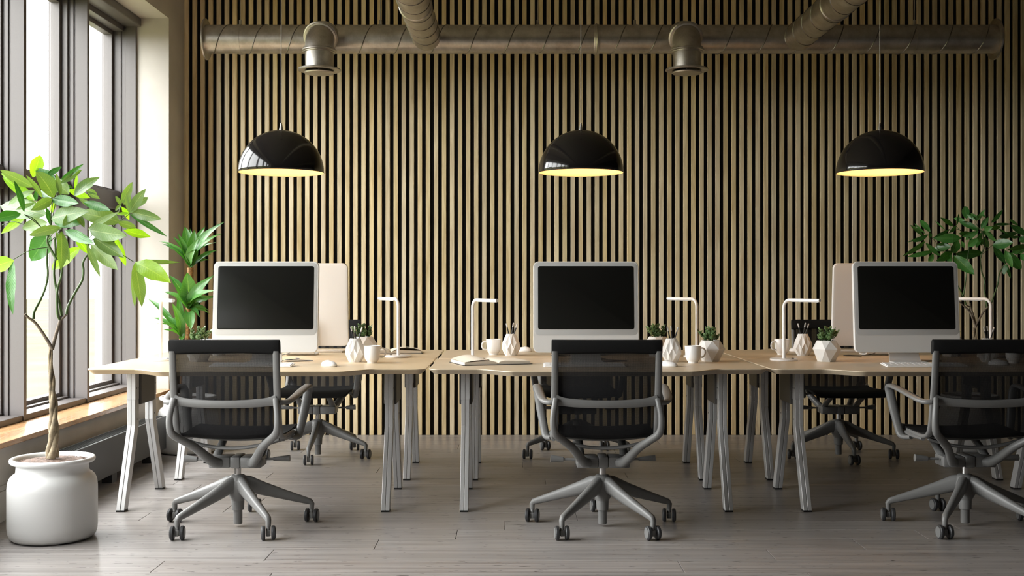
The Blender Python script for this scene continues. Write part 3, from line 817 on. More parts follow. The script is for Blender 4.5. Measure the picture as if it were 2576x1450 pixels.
# ------------------------------------------------------------------ task chairs
def chair():
    """local +y is where the sitter looks; origin on the floor under the column"""
    e = empty('task_chair')
    # five-star base: one leg points to local +y
    for k in range(5):
        a = PI / 2 + 2 * PI * k / 5; u = V(math.cos(a), math.sin(a), 0); s = V(-u.y, u.x, 0)
        st = [(.010, .212, .036, .028), (.05, .203, .038, .0225), (.12, .175, .032, .020), (.22, .141, .024, .018), (.325, .106, .0165, .0155), (.345, .099, .0150, .0150), (.3535, .088, .0125, .0125), (.352, .062, .011, .011)]
        P = [u * r + V(0, 0, z) for r, z, h, w in st]; rings = []
        for i, p in enumerate(P):
            t = (P[min(i + 1, 7)] - P[max(i - 1, 0)]).normalized(); o = t.cross(s).normalized(); h, w = st[i][2], st[i][3]
            ring = []
            for q in range(10):
                an = 2 * PI * (q + .5) / 10; c, d = math.cos(an), math.sin(an)
                c = math.copysign(abs(c) ** .75, c); d = math.copysign(abs(d) ** .75, d)
                ring.append(tuple(p + s * (w * c) + o * (h * d)))
            rings.append(ring)
        MB().loft(rings).build('base_leg', 'chair', e, smooth=50)
        rot = Matrix.Translation(u * .352) @ Matrix.Rotation([.15, -.2, .1, .25, -.1][k], 4, 'Z')
        cs = MB(); cs.sweep([(0, 0, .064), (0, .0, .05), (0, .004, .036)], [.0105, .0105, .0085], [.0105, .0105, .012], (1, 0, 0), 10, mat=rot)
        cs.box(-.0095, .0095, -.014, .016, .018, .047, rot)
        ca = cs.build('caster', 'chair', e, smooth=40, bevel=.002, seg=1)
        for sx in (-1, 1):
            mt = rot @ Matrix.Translation((sx * .0225, 0, .0325)) @ Matrix.Rotation(PI / 2, 4, 'Y')
            w = MB().lathe([(.021, -.009), (.029, -.0085), (.0325, -.005), (.0325, .005), (.029, .0085), (.021, .009)], 24, mt).build('wheel', 'rubber', ca, smooth=40)
            mt2 = rot @ Matrix.Translation((sx * .0318, 0, .0325)) @ Matrix.Rotation(PI / 2, 4, 'Y')
            MB().lathe([(.025, -.0012), (.025, .0010), (.022, .0016)], 20, mt2).build('wheel_cover', 'wheel_disc', ca, smooth=30)
    MB().lathe([(.016, .10), (.046, .155), (.050, .20), (.044, .236), (.030, .249), (.018, .251)], 24).build('hub', 'chair', e, smooth=50)
    MB().lathe([(.020, .014), (.021, .02), (.021, .078), (.0225, .080), (.0285, .082), (.0315, .15), (.0315, .17)], 24).build('column_housing', 'chair', e, smooth=40)
    MB().lathe([(.0155, .16), (.0155, .30)], 20).build('gas_lift', 'chrome', e)
    # tilt mechanism
    MB().box(-.126, -.024, -.062, .06, .290, .341).box(.024, .126, -.062, .06, .290, .341).box(-.0235, .0235, -.065, .063, .288, .343)\
        .build('mechanism', 'chair', e, smooth=40, bevel=.007, seg=2)
    MB().sweep([(-.135, -.02, .325), (-.185, -.02, .326), (-.19, -.02, .326), (-.25, -.02, .330)], [.006, .006, .012, .0175], None, (0, 0, 1), 14).build('lever', 'chair', e)
    MB().sweep([(.135, -.01, .325), (.17, -.01, .326), (.175, -.01, .326), (.252, -.01, .330)], [.006, .006, .0095, .0155], None, (0, 0, 1), 14).build('lever', 'chair', e)
    for sx in (-1, 1):
        MB().sweep([(sx * .105, .0, .325), (sx * .105, .12, .385), (sx * .105, .25, .438)], [.013, .012, .011], [.022, .020, .016], (0, -.6, 1), 8).build('front_strut', 'chair', e, smooth=40)
    # side profile of shell
    prof = [(-.252, .905), (-.246, .84), (-.236, .75), (-.222, .66), (-.208, .58), (-.196, .52), (-.170, .475), (-.120, .453), (-.04, .448), (.08, .452), (.19, .456), (.255, .452), (.292, .438), (.300, .425)]
    pp = catmull([V(0, y, z) for y, z in prof], 3)
    iseat = next(i for i, p in enumerate(pp) if p.y > -.125 and p.z < .5)
    def shell(pts, hw, dip, nx=12, th=0.0):
        rings = []
        vs = []; fs = []
        for i, p in enumerate(pts):
            t = (pts[min(i + 1, len(pts) - 1)] - pts[max(i - 1, 0)]).normalized(); nrm = V(1, 0, 0).cross(t).normalized()
            for q in range(nx + 1):
                x = -hw[i] + 2 * hw[i] * q / nx; k = 1 - (x / hw[i]) ** 2
                vs.append(tuple(p + V(x, 0, 0) + nrm * (-dip[i] * k)))
        for i in range(len(pts) - 1):
            for q in range(nx):
                a = i * (nx + 1) + q; fs.append((a, a + 1, a + nx + 2, a + nx + 1))
        return vs, fs
    nb = iseat + 2
    bpts = pp[:nb]; m = MB(); vs, fs = shell(bpts, [.236] * nb, [.018] * nb); 
    # outward (rear) bow of the mesh
    m.add(vs, fs).build('mesh_back', 'mesh', e, smooth=80)
    # seat pad: closed slab
    spts = pp[iseat - 1:]; ns = len(spts)
    hw = lerp_list([.236, .240, .245, .245, .243, .232, .20], ns)
    vs1, fs1 = shell(spts, hw, [.012] * ns)
    off = []
    for i, p in enumerate(spts):
        t = (spts[min(i + 1, ns - 1)] - spts[max(i - 1, 0)]).normalized(); nrm = V(1, 0, 0).cross(t).normalized()
        off.append(nrm)
    sgn = 1 if off[ns // 2].z > 0 else -1
    top = [tuple(Vector(v) + off[i // 13] * (sgn * .010)) for i, v in enumerate(vs1)]
    bot = [tuple(Vector(v) - off[i // 13] * (sgn * .003)) for i, v in enumerate(vs1)]
    nv = len(top); F2 = [f for f in fs1] + [tuple(nv + i for i in f[::-1]) for f in fs1]
    per = [i for i in range(13)] + [r * 13 + 12 for r in range(1, ns)] + [(ns - 1) * 13 + q for q in range(11, -1, -1)] + [r * 13 for r in range(ns - 2, 0, -1)]
    for i in range(len(per)):
        a, b = per[i], per[(i + 1) % len(per)]; F2.append((a, b, nv + b, nv + a))
    MB().add(top + bot, F2).build('seat', 'chair_black', e, smooth=50)
    # head pad
    rings = []
    for z, y, th in ((.842, -.247, .010), (.848, -.249, .016), (.87, -.251, .0175), (.895, -.254, .0165), (.906, -.255, .012), (.911, -.256, .005)):
        ring = []
        for q in range(13):
            x = -.2535 + .507 * q / 12; ring.append((x, y - th + .012 * (x / .25) ** 2 * 0 - .010 * (1 - (x / .2535) ** 2), z + (.008 * (1 - (x / .2535) ** 2) if z < .85 else 0)))
        for q in range(12, -1, -1):
            x = -.2535 + .507 * q / 12; ring.append((x, y + th - .010 * (1 - (x / .2535) ** 2), z + (.008 * (1 - (x / .2535) ** 2) if z < .85 else 0)))
        rings.append(ring)
    MB().loft(rings).build('top_pad', 'chair_black', e, smooth=50, bevel=.004, seg=2)
    # side rails (back frame) and crossbar
    rl = pp[2:iseat + 8]
    for sx in (-1, 1):
        fr = MB()
        P = [p + V(sx * .2375, -.012, -.004) for p in rl]
        wa = lerp_list([.016, .0165, .0175, .0175, .016, .013, .010], len(P))
        fr.sweep(P, wa, [.010] * len(P), (1, 0, 0), 10, power=.8)
        fr.build('side_rail', 'chair', e, smooth=50)
    P = [(-.236, -.238, .632), (-.21, -.240, .626), (-.15, -.246, .619), (-.07, -.252, .615), (0, -.254, .614), (.07, -.252, .615), (.15, -.246, .619), (.21, -.240, .626), (.236, -.238, .632)]
    P = catmull(P, 3); MB().sweep(P, lerp_list([.028, .020, .0185, .0185, .0185, .020, .028], len(P)), .010, (0, 0, 1), 10, power=.8).build('crossbar', 'chair', e, smooth=50)
    # outer supports
    for sx in (-1, 1):
        P = [(sx * .233, -.250, .640), (sx * .238, -.262, .612), (sx * .245, -.272, .57), (sx * .2465, -.274, .525), (sx * .238, -.266, .482), (sx * .205, -.235, .450), (sx * .155, -.18, .405), (sx * .118, -.12, .352), (sx * .092, -.075, .320), (sx * .070, -.050, .314)]
        P = catmull(P, 3)
        MB().sweep(P, lerp_list([.013, .0135, .014, .015, .017, .0175, .0185, .020, .021, .020], len(P)), lerp_list([.010, .013, .014, .015, .016, .016, .018, .022, .025, .022], len(P)), (1, 0, 0), 12, power=.8).build('back_support', 'chair', e, smooth=60)
    # curved bars under the seat
    for y, z0, dz, r in ((-.13, .437, .042, .0085), (.02, .432, .016, .008)):
        P = [(x, y, z0 - dz * (1 - (x / .225) ** 2)) for x in [-.225 + .45 * i / 14 for i in range(15)]]
        MB().sweep(P, r, .013, (0, 0, 1), 8).build('seat_bar', 'chair', e)
    for sx in (-1, 1):
        sf = MB().sweep([(sx * .238, -.10, .433), (sx * .24, .03, .430), (sx * .242, .14, .436)], .011, .010, (1, 0, 0), 8)
        sf.build('seat_frame', 'chair', e)
    # armrests
    for sx in (-1, 1):
        P = [(sx * .246, -.232, .622), (sx * .268, -.222, .620), (sx * .286, -.19, .624), (sx * .297, -.12, .636), (sx * .305, .0, .652), (sx * .310, .10, .661), (sx * .311, .148, .660), (sx * .309, .168, .646), (sx * .304, .170, .62), (sx * .291, .155, .54), (sx * .277, .135, .46), (sx * .270, .122, .425), (sx * .260, .10, .414), (sx * .243, .05, .419)]
        P = catmull(P, 3)
        wa = lerp_list([.011, .013, .017, .021, .0215, .021, .0215, .0225, .0225, .022, .020, .019, .016, .012], len(P))
        wb_ = lerp_list([.012, .012, .0115, .0105, .010, .010, .0125, .015, .016, .0155, .0145, .014, .012, .010], len(P))
        MB().sweep(P, wa, wb_, (1, .18 * sx, 0), 12, power=.85).build('armrest', 'chair', e, smooth=60)
    return e
ch = chair()
for j, x in enumerate((-1.316, .4345, 2.184)):
    # base star has one foot pointing to the desk side for the front row
    place(ch, j == 0, (x, 5.44 if j < 2 else 5.46, 0), 0, 'grey task chair with black mesh back, seen from behind at the %s front desk' % W3[j], 'chair', 'front row task chairs')
for j, x in enumerate((-1.304, .438, 2.193)):
    place(ch, False, (x, 7.61, 0), PI, 'grey task chair facing us behind the %s back desk' % W3[j], 'chair', 'back row task chairs')

# ------------------------------------------------------------------ plants
rp = random.Random(11)
def leaf_mesh(mb, P0, P1, w, face, bend=.08, fold=.25, shape=.9, seg=9, th=.0):
    P0, P1 = Vector(P0), Vector(P1); d = P1 - P0; L = d.length; t = d.normalized()
    s = t.cross(Vector(face))
    if s.length < .01: s = t.cross(V(0, 0, 1))
    s.normalize(); nn = s.cross(t)
    vs = []; fs = []
    for i in range(seg + 1):
        u = i / seg; c = P0 + d * u + nn * (bend * L * 4 * u * (1 - u))
        k = math.sin(PI * min(1, u ** shape)) ** .8 if 0 < u < 1 else 0.0
        hw = max(w / 2 * k, .0012 if u < .5 else .0004); wv = .05 * w * math.sin(u * 17)
        vs += [tuple(c + s * hw + nn * (fold * hw + wv)), tuple(c + s * hw * .5 + nn * (fold * hw * .32)), tuple(c), tuple(c - s * hw * .5 + nn * (fold * hw * .32)), tuple(c - s * hw + nn * (fold * hw - wv))]
    for i in range(seg):
        for q in range(4):
            a = i * 5 + q; fs.append((a, a + 1, a + 6, a + 5))
    mb.add(vs, fs); return mb
def put_leaf(parent, base, P0, P1, w, face, mat, **k):
    off = V(*base)
    o = leaf_mesh(MB(), Vector(P0) - off, Vector(P1) - off, w, face, **k).build('leaf', mat, parent, smooth=80)
    ul = o.data.uv_layers.new(name='UVMap')
    for lp_ in o.data.loops:
        vi = lp_.vertex_index; ul.data[lp_.index].uv = ((vi // 5) / 9, (vi % 5) / 4)
    return o
def big_pot(parent, sc=1.0, chips=True):
    MB().lathe([(r * sc, z * sc) for r, z in ((.150, 0), (.172, .004), (.187, .016), (.193, .035), (.195, .06), (.195, .235), (.192, .262), (.184, .282), (.172, .295), (.163, .300), (.158, .308), (.156, .340), (.160, .346), (.178, .348), (.184, .354), (.186, .362), (.183, .369), (.176, .372), (.168, .368), (.163, .362), (.158, .345), (.155, .335), (.10, .333))], 72).build('pot', 'pot', parent, smooth=60)
    MB().lathe([(.156 * sc, .350 * sc), (.12 * sc, .358 * sc), (.05 * sc, .361 * sc), (.004, .362 * sc)], 40).build('soil', 'chips', parent)
    if chips:
        r = random.Random(2); m = MB()
        for i in range(1100):
            a = r.uniform(0, 2 * PI); q = .150 * sc * math.sqrt(r.random()); z = (.3605 - .008 * (q / (.15 * sc)) ** 2) * sc
            T = Matrix.Translation((q * math.cos(a), q * math.sin(a), z)) @ Matrix.Rotation(r.uniform(0, 6), 4, 'Z') @ Matrix.Rotation(r.uniform(-.5, .5), 4, 'X')
            l, w2 = r.uniform(.003, .008), r.uniform(.0015, .003); m.box(-l, l, -w2, w2, -.001, .0015, T)
        m.build('bark_mulch', 'chips', parent, smooth=0)['kind'] = 'stuff'

# --- large braided money tree, front left
BX, BY = -2.108, 5.20; base = (BX, BY, 0)
tree = empty('money_tree', base); tag(tree, 'tall plant with braided trunk in a white pot by the window, front left', 'potted plant')
big_pot(tree)
def rel(p): return Vector(p) - Vector(base)
# braided trunk: three strands from the pot up to the fork
for s in range(3):
    P = []; R = []
    for i in range(61):
        t = i / 60; y = 1152 - 282 * t; Zc = BY
        c = px(131 + 4 * math.sin(t * 5), y, Zc) ; a = 2 * PI * s / 3 + t * 2 * PI * 1.35 + .6
        amp = (.0125 * (1 - t) + .0035 * t) * (1.0 + .25 * math.sin(t * 2 * PI * 4.6))
        P.append(rel(c + V(amp * math.cos(a), amp * math.sin(a), 0))); R.append((.0115 * (1 - t) ** 1.1 + .0050) * (1 + .08 * math.sin(t * 31 + s)))
    MB().sweep(P, R, None, (1, 0, 0), 10).build('trunk_strand', 'bark', tree, smooth=80)
def branch(par, base, pts, r0, r1, mat, name, n=8):
    P = catmull([px(x, y, Z) - Vector(base) for x, y, Z in pts], 5)
    return MB().sweep(P, lerp_list([r0, r1], len(P)), None, (0, 1, 0), n).build(name, mat, par, smooth=80)
branch(tree, base, [(132, 880, 5.20), (122, 862, 5.19), (105, 835, 5.18), (88, 812, 5.17), (72, 800, 5.16), (63, 790, 5.15)], .0085, .005, 'twig', 'branch')
branch(tree, base, [(131, 880, 5.20), (140, 845, 5.22), (150, 812, 5.22), (152, 803, 5.22)], .0085, .0065, 'twig', 'branch')
branch(tree, base, [(150, 808, 5.22), (158, 801, 5.22), (166, 793, 5.22)], .0055, .004, 'twig', 'branch')
for pts in ([(84, 803, 5.17), (86, 785, 5.18), (103, 752, 5.2), (115, 722, 5.2), (120, 690, 5.2), (118, 660, 5.2), (119, 625, 5.2)],
            [(151, 805, 5.22), (145, 790, 5.2), (143, 750, 5.2), (146, 722, 5.2), (153, 700, 5.19), (156, 670, 5.19), (150, 630, 5.2)],
            [(155, 795, 5.22), (151, 768, 5.21), (144, 740, 5.22), (136, 690, 5.22), (140, 640, 5.22), (138, 600, 5.2)],
            [(143, 655, 5.2), (130, 632, 5.2), (119, 610, 5.2), (122, 590, 5.2), (128, 560, 5.2), (124, 535, 5.2)],
            [(167, 792, 5.22), (172, 770, 5.23), (190, 735, 5.24), (207, 705, 5.25), (210, 680, 5.25), (208, 665, 5.25), (214, 650, 5.25), (223, 638, 5.25)]):
    branch(tree, base, pts, .0062, .0045, 'stem', 'branch')
nodes = dict(A=(136, 498, 5.14), B=(83, 454, 5.24), C=(61, 540, 5.1), D=(156, 576, 5.06), E=(152, 458, 5.26), G=(326, 538, 5.3), H=(306, 516, 5.36), I=(337, 660, 5.22), J=(34, 653, 5.12), K=(224, 576, 5.12), L=(221, 615, 5.2), Mn=(5, 567, 5.2), N=(190, 533, 5.16))
for a, b in (('A', (126, 560, 5.2)), ('B', (124, 540, 5.2)), ('C', (108, 578, 5.17)), ('D', (122, 602, 5.18)), ('E', (130, 560, 5.21)), ('Mn', (60, 565, 5.2)), ('J', (120, 622, 5.2)), ('N', (138, 600, 5.2)), ('K', (223, 638, 5.25)), ('L', (223, 638, 5.25))):
    x, y, z = nodes[a]; branch(tree, base, [b, ((b[0] + x) / 2, (b[1] + y) / 2 - 8, (b[2] + z) / 2), (x, y, z)], .0022, .0018, 'stem', 'petiole', 6)
branch(tree, base, [(123, 600, 5.2), (110, 580, 5.18), (90, 560, 5.14), (61, 540, 5.1)], .0022, .0018, 'stem', 'petiole', 6)
branch(tree, base, [(224, 600, 5.2), (255, 570, 5.27), (290, 547, 5.33), (306, 516, 5.36)], .0022, .0018, 'stem', 'petiole', 6)
branch(tree, base, [(224, 610, 5.2), (270, 580, 5.26), (326, 538, 5.3)], .0022, .0018, 'stem', 'petiole', 6)
branch(tree, base, [(224, 615, 5.22), (265, 620, 5.22), (310, 643, 5.22), (337, 660, 5.22)], .0022, .0018, 'stem', 'petiole', 6)
branch(tree, base, [(122, 610, 5.2), (150, 592, 5.24), (190, 600, 5.26), (222, 618, 5.25)], .002, .0018, 'stem', 'petiole', 6)
z1, z2, z3, z4 = (0, 380), (220, 430), (0, 580), (200, 580)
LV = [  # origin of the crop, base, tip, width, material, depth of base and tip relative to the trunk
 (z1, 545, 440, 672, 68, 190, 'y', .05, .12), (z1, 550, 600, 0, 315, 150, 'g', 0, -.1), (z1, 495, 590, 15, 370, 135, 'y', .06, .1), (z1, 575, 820, 40, 435, 150, 'y', .05, .12),
 (z1, 700, 775, 430, 400, 70, 'g', 0, -.1), (z1, 895, 770, 590, 335, 225, 'g', -.05, -.12), (z1, 1145, 720, 880, 470, 190, 'g', 0, .03), (z1, 920, 470, 560, 290, 120, 'd', .05, .08),
 (z1, 770, 410, 1020, 262, 80, 'd', .05, .08), (z1, 990, 510, 1385, 215, 80, 'd', .03, 0), (z1, 1000, 540, 1360, 310, 85, 'g', 0, .03), (z1, 1010, 740, 930, 370, 80, 'g', -.06, -.1),
 (z1, 1225, 750, 1650, 435, 150, 'g', -.06, -.04), (z1, 1245, 635, 1280, 385, 45, 'y', .1, .1), (z1, 860, 800, 1305, 870, 165, 'd', -.08, -.2), (z1, 860, 795, 515, 985, 150, 'g', -.08, -.2),
 (z1, 570, 655, 135, 890, 95, 'g', 0, .0), (z1, 400, 1010, 235, 490, 85, 'd', -.05, -.1), (z1, 775, 1060, 0, 905, 300, 'g', .02, .1), (z1, 560, 870, 260, 975, 65, 'g', .0, -.02),
 (z1, 345, 1045, -150, 1150, 150, 'd', -.06, -.14), (z1, 440, 1060, 20, 1370, 115, 'y', .03, .1), (z1, 785, 1190, 360, 1280, 195, 'g', .0, .0), (z1, 1005, 1270, 470, 1410, 140, 'g', -.12, -.25),
 (z1, 850, 1130, 1470, 1000, 225, 'g', -.05, -.2), (z1, 1255, 1015, 1035, 1250, 120, 'g', -.08, -.2), (z1, 900, 1160, 1345, 1215, 185, 'd', 0, -.05), (z1, 1255, 1015, 1400, 1275, 95, 'g', -.06, -.12),
 (z1, 835, 1220, 765, 930, 75, 'd', 0, -.02), (z1, 910, 830, 850, 1040, 65, 'y', .03, .05), (z1, 850, 780, 650, 665, 115, 'd', .0, .06), (z1, 600, 830, 590, 660, 60, 'd', .02, .02),
 (z2, 545, 850, -120, 700, 260, 'g', .05, .05), (z3, 1080, 0, 1560, 220, 150, 'd', -.14, -.25), (z3, 1020, 10, 1005, 660, 155, 'g', -.14, -.22), (z3, 825, 40, 505, 515, 300, 'd', .05, .1),
 (z3, 930, 30, 1150, 515, 120, 'g', -.05, -.08), (z3, 1330, 280, 860, 660, 190, 'y', .08, .12), (z3, 1250, 120, 1475, 395, 125, 'y', .08, .1), (z3, 230, 495, -150, 620, 220, 'y', -.05, .1),
 (z3, 225, 520, 215, 1395, 125, 'd', -.08, -.15), (z4, 240, 125, 735, 450, 195, 'g', -.1, -.15), (z4, 190, 230, 635, 655, 190, 'g', .0, -.05), (z4, 120, 230, 340, 765, 95, 'g', -.05, -.12),
 (z4, 595, 110, 770, 590, 115, 'y', .1, .15), (z4, 925, 530, 1515, 865, 260, 'y', .0, -.1), (z4, 915, 545, 1035, 1260, 175, 'g', .0, -.1), (z4, 940, 525, 1660, 530, 70, 'g', .02, .12),
 (z4, 900, 580, 915, 1275, 85, 'g', .03, .1), (z4, 940, 560, 1210, 830, 110, 'g', .03, .1), (z2, 30, 980, 660, 1075, 235, 'g', -.1, -.25), (z2, 600, 990, 1045, 1095, 130, 'y', .08, .14),
 (z2, 10, 970, 535, 675, 85, 'g', -.1, -.2), (z2, 500, 850, 810, 935, 110, 'g', .06, .12), (z2, 695, 700, 965, 300, 145, 'g', .1, .05), (z2, 570, 535, 745, 185, 125, 'g', .15, .12),
 (z2, 690, 690, 645, 370, 55, 'g', .08, .02), (z2, 780, 595, 1000, 440, 120, 'g', .15, .2), (z2, 555, 580, 462, 415, 60, 'g', .15, .15), (z2, 560, 560, 460, 665, 50, 'g', .15, .15),
 (z2, 720, 680, 1230, 800, 160, 'g', .1, .08), (z2, 700, 715, 1320, 1090, 80, 'd', .1, .1), (z2, 560, 595, 690, 820, 75, 'y', .15, .2), (z2, 690, 700, 490, 718, 48, 'y', .12, .15),
 (z2, 600, 560, 720, 430, 90, 'g', .16, .18), (z2, -60, 520, 385, 660, 130, 'd', .0, -.05), (z2, 0, 350, 205, 465, 75, 'g', .03, .05), (z2, -40, 300, 160, 378, 75, 'g', .03, .05),
 (z4, 240, 130, 365, 270, 90, 'd', -.05, -.08), (z1, 1130, 640, 1500, 780, 110, 'y', .03, .06), (z1, 1070, 575, 1210, 615, 45, 'd', .04, .04), (z1, 1540, 960, 1300, 770, 70, 'g', .06, .08),
]
K = 6.59; MT = {'g': 'leaf', 'y': 'leaf_backlit', 'd': 'leaf_dark'}
for og, a, b, c, d, w, mt, d0, d1 in LV:
    Z0 = BY + d0 * .8; Zt = BY + d1 * .8
    P0 = px(og[0] + a / K, og[1] + b / K, Z0); P1 = px(og[0] + c / K, og[1] + d / K, Zt)
    tilt = rp.uniform(-.5, .5); wid = w / K * BY / F / math.cos(tilt) * 1.16
    view = (-P0 + V(0, 0, CAMZ)).normalized(); ax = (P1 - P0).normalized()
    face = Matrix.Rotation(tilt, 4, ax) @ view
    if face.z < 0 and abs(tilt) > .2: face = Matrix.Rotation(-tilt, 4, ax) @ view
    put_leaf(tree, base, P0, P1, wid, face, MT[mt], bend=rp.uniform(-.02, .09), fold=rp.uniform(.1, .35))

# --- money tree far right
BX2, BY2 = 3.20, 7.92; base2 = (BX2, BY2, 0)
tr2 = empty('money_tree', base2); tag(tr2, 'dark leafy plant in a white pot at the back right by the slatted wall', 'potted plant')
big_pot(tr2, 1.04, chips=False)
for s in range(3):
    P = []; R = []
    for i in range(41):
        t = i / 40; c = px(2452 + 2 * math.sin(t * 4), 975 - 150 * t, BY2); a = 2 * PI * s / 3 + t * 9
        amp = .014 * (1 - t) + .004; P.append(c + V(amp * math.cos(a), amp * math.sin(a), 0) - V(*base2)); R.append(.014 * (1 - t) + .006)
    MB().sweep(P, R, None, (1, 0, 0), 8).build('trunk_strand', 'bark', tr2, smooth=80)
def br2(pts, r0, r1, mat='twig', name='branch'):
    branch(tr2, base2, [(x, y, BY2 + dz) for x, y, dz in pts], r0, r1, mat, name, 7)
br2([(2455, 825, 0), (2448, 805, 0), (2440, 785, -.01), (2425, 770, -.02), (2413, 759, -.03)], .0085, .005)
br2([(2454, 825, 0), (2450, 800, .01), (2443, 778, .02), (2440, 763, .02)], .0085, .006)
br2([(2441, 772, .02), (2434, 770, .01), (2429, 766, .0)], .005, .004)
br2([(2454, 822, 0), (2465, 800, .0), (2478, 780, 0), (2491, 768, 0)], .008, .005)
for pts in ([(2430, 766, 0), (2423, 745, 0), (2411, 722, 0), (2400, 700, 0)], [(2424, 742, 0), (2428, 715, 0), (2432, 680, 0), (2436, 640, 0), (2440, 600, 0)],
            [(2483, 775, 0), (2479, 745, 0), (2476, 725, 0), (2477, 705, 0), (2470, 685, 0), (2467, 650, 0), (2476, 620, 0), (2472, 585, 0)],
            [(2492, 768, 0), (2500, 745, 0), (2510, 715, 0), (2514, 690, 0), (2527, 665, 0)]):
    br2(pts, .0055, .004, 'stem')
br2([(2440, 600, 0), (2425, 585, 0), (2400, 580, -.02), (2398, 640, -.08)], .002, .002, 'stem', 'petiole')
br2([(2436, 640, 0), (2365, 630, -.03), (2355, 610, -.04), (2338, 592, -.05)], .002, .002, 'stem', 'petiole')
br2([(2440, 600, 0), (2425, 590, 0), (2404, 568, -.03)], .002, .002, 'stem', 'petiole')
br2([(2472, 585, 0), (2468, 580, -.05)], .002, .002, 'stem', 'petiole')
br2([(2472, 590, 0), (2460, 570, 0), (2454, 560, 0)], .002, .002, 'stem', 'petiole')
br2([(2472, 640, 0), (2484, 628, 0), (2500, 618, 0), (2530, 632, 0)], .002, .002, 'stem', 'petiole')
br2([(2527, 665, 0), (2545, 650, 0), (2570, 632, 0)], .002, .002, 'stem', 'petiole')
br2([(2338, 592, -.05), (2345, 625, -.03), (2365, 640, -.03)], .002, .002, 'stem', 'petiole')
z5, z6 = (2260, 500), (2420, 500)
LV2 = [
 (z5, 440, 670, 215, 480, 70, 'g'), (z5, 490, 640, 285, 450, 35, 'd'), (z5, 580, 610, 395, 390, 100, 'd'), (z5, 545, 660, 275, 795, 78, 'd'), (z5, 530, 655, 160, 800, 42, 'd'), (z5, 490, 780, 80, 1045, 82, 'g'),
 (z5, 640, 960, 165, 1060, 88, 'd'), (z5, 590, 620, 560, 720, 60, 'd'), (z5, 1000, 495, 765, 345, 78, 'd'), (z5, 1060, 490, 1100, 275, 38, 'd'), (z5, 1060, 500, 920, 625, 62, 'd'), (z5, 940, 560, 625, 720, 52, 'd'),
 (z5, 1150, 720, 630, 715, 175, 'd'), (z5, 850, 570, 665, 400, 24, 'd'), (z5, 1220, 400, 1010, 360, 75, 'g'), (z5, 1245, 370, 1215, 135, 130, 'g'), (z5, 1460, 560, 1090, 405, 105, 'd'), (z5, 1450, 620, 1220, 750, 90, 'd'),
 (z5, 960, 870, 640, 920, 135, 'd'), (z5, 500, 810, 760, 1050, 82, 'd'), (z5, 1000, 1000, 1090, 760, 145, 'd'), (z5, 985, 970, 690, 1140, 145, 'd'), (z5, 1040, 1010, 1540, 985, 165, 'd'), (z5, 1010, 1040, 1390, 1385, 195, 'd'),
 (z5, 1000, 1050, 1115, 1290, 82, 'd'), (z5, 960, 1020, 920, 1180, 100, 'd'), (z5, 560, 1180, 635, 1000, 90, 'd'), (z5, 700, 850, 890, 830, 60, 'g'), (z5, 1100, 640, 1330, 640, 90, 'g'), (z5, 1150, 780, 1200, 900, 70, 'g'),
 (z6, 350, 560, 485, 335, 92, 'd'), (z6, 370, 590, 580, 700, 92, 'd'), (z6, 350, 620, 260, 900, 92, 'd'), (z6, 300, 600, 0, 700, 80, 'd'), (z6, 240, 380, 90, 290, 60, 'd'), (z6, 270, 390, 160, 270, 92, 'd'),
 (z6, 290, 390, 425, 195, 65, 'g'), (z6, 260, 420, 290, 280, 27, 'g'), (z6, 430, 340, 320, 255, 34, 'd'), (z6, 535, 440, 745, 195, 72, 'd'), (z6, 570, 470, 900, 465, 48, 'd'), (z6, 500, 560, 700, 510, 85, 'g'),
 (z6, 400, 560, 560, 520, 110, 'g'), (z6, 650, 540, 850, 650, 36, 'd'), (z6, 555, 850, 935, 800, 175, 'g'), (z6, 570, 870, 800, 1190, 115, 'd'), (z6, 670, 700, 1010, 630, 110, 'd'), (z6, 1020, 490, 860, 375, 52, 'g'),
 (z6, 1180, 660, 880, 480, 115, 'd'), (z6, 1180, 850, 820, 940, 92, 'g'), (z6, 790, 945, 920, 1265, 112, 'g'), (z6, 850, 980, 1080, 1300, 175, 'd'), (z6, 800, 1200, 765, 1390, 100, 'g'), (z6, 820, 1200, 890, 1455, 55, 'd'),
 (z6, 400, 690, 470, 895, 110, 'g'), (z6, 330, 700, 360, 860, 60, 'g'), (z6, 110, 880, 290, 720, 120, 'd'), (z6, 300, 600, 0, 400, 60, 'g'), (z6, 430, 600, 640, 790, 75, 'g'), (z6, 1170, 900, 900, 990, 110, 'd'),
 (z6, 1040, 780, 1200, 700, 120, 'd'), (z6, 1070, 1010, 1180, 1140, 90, 'd'), (z6, 880, 700, 1050, 695, 50, 'g')]
K2 = 7.25
for og, a, b, c, d, w, mt in LV2:
    Z0 = BY2 + rp.uniform(-.1, .05); Zt = Z0 + rp.uniform(-.12, .12)
    P0 = px(og[0] + a / K2, og[1] + b / K2, Z0); P1 = px(og[0] + c / K2, og[1] + d / K2, Zt)
    tilt = rp.uniform(-.45, .45); wid = w / K2 * BY2 / F / math.cos(tilt) * 1.04
    view = (-P0 + V(0, 0, CAMZ)).normalized(); ax = (P1 - P0).normalized()
    face = Matrix.Rotation(tilt, 4, ax) @ view
    put_leaf(tr2, base2, P0, P1, wid, face, {'g': 'leaf_drac', 'd': 'leaf_dark'}[mt], bend=rp.uniform(-.02, .08), fold=rp.uniform(.1, .3))

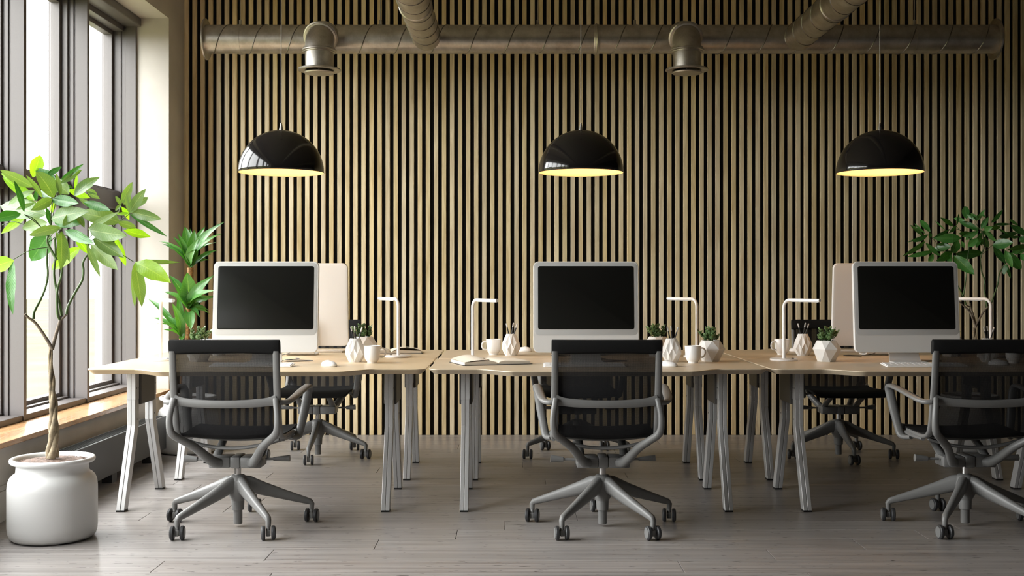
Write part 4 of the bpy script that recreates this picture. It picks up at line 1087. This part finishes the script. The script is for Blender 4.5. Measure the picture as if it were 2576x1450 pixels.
# --- dracaena back left
BX3, BY3 = -2.235, 7.82; base3 = (BX3, BY3, 0)
dr = empty('dracaena', base3); tag(dr, 'cane plant with three leafy crowns in a white pot in the back left corner', 'potted plant')
big_pot(dr, 1.04, chips=False)
Kd = 4.265
def dpx(a, b, dz=0): return px(400 + a / Kd, 540 + b / Kd, BY3 + dz)
for pts, r in (([(320, 1900, 0), (318, 1500, 0), (322, 1100, 0), (335, 700, 0), (338, 572, 0)], .0215), ([(300, 1900, -.05), (304, 1500, -.05), (312, 1200, -.06), (318, 1010, -.06)], .0165), ([(250, 1900, -.02), (245, 1600, -.03), (240, 1330, -.04)], .016)):
    P = catmull([dpx(*p) - V(*base3) for p in pts], 6)
    MB().sweep(P, [r * (1 + .05 * math.sin(i * 2.1)) for i in range(len(P))], None, (1, 0, 0), 12).build('cane', 'cane', dr, smooth=70)
crowns = [((338, 560), 0.0, [(5, 290, 45), (35, 315, 45), (110, 360, 45), (145, 235, 50), (200, 200, 55), (278, 125, 115), (335, 150, 60), (380, 165, 100), (495, 130, 85), (700, 80, 80), (675, 205, 65), (610, 300, 50), (625, 385, 42), (560, 425, 48), (548, 490, 42), (300, 350, 55), (430, 370, 65), (430, 250, 80)]),
          ((318, 1010), -.06, [(50, 830, 60), (110, 650, 85), (195, 850, 70), (300, 618, 150), (345, 900, 80), (588, 655, 90), (545, 710, 85), (600, 815, 80), (600, 885, 70), (530, 1030, 45), (545, 1072, 38), (435, 1100, 50), (340, 1240, 95), (400, 960, 60), (240, 900, 70), (470, 900, 70)]),
          ((240, 1320), -.04, [(-120, 905, 55), (-70, 1108, 50), (-20, 1170, 42), (40, 1238, 36), (140, 950, 75), (205, 850, 70), (245, 1040, 70), (292, 1070, 65), (165, 1100, 65), (320, 1200, 45), (230, 1360, 45), (340, 1260, 40), (90, 1090, 60)])]
for (cx_, cy_), dz, tips in crowns:
    for k, (a, b, w) in enumerate(tips):
        d0 = dz + rp.uniform(-.015, .015); d1 = dz + rp.uniform(-.16, .10)
        P0 = dpx(cx_ + rp.uniform(-14, 14), cy_ + rp.uniform(-12, 14), d0); P1 = dpx(a, b, d1)
        up = V(0, 0, 1); view = (-P0 + V(0, 0, CAMZ)).normalized()
        ax = (P1 - P0).normalized(); face = (view * .6 + up * rp.uniform(.4, 1.0)).normalized()
        put_leaf(dr, base3, P0, P1, w / Kd * BY3 / F * 1.25, face, 'leaf_drac', bend=.17 if abs(a - cx_) > 60 else .05, fold=.35, shape=.85)
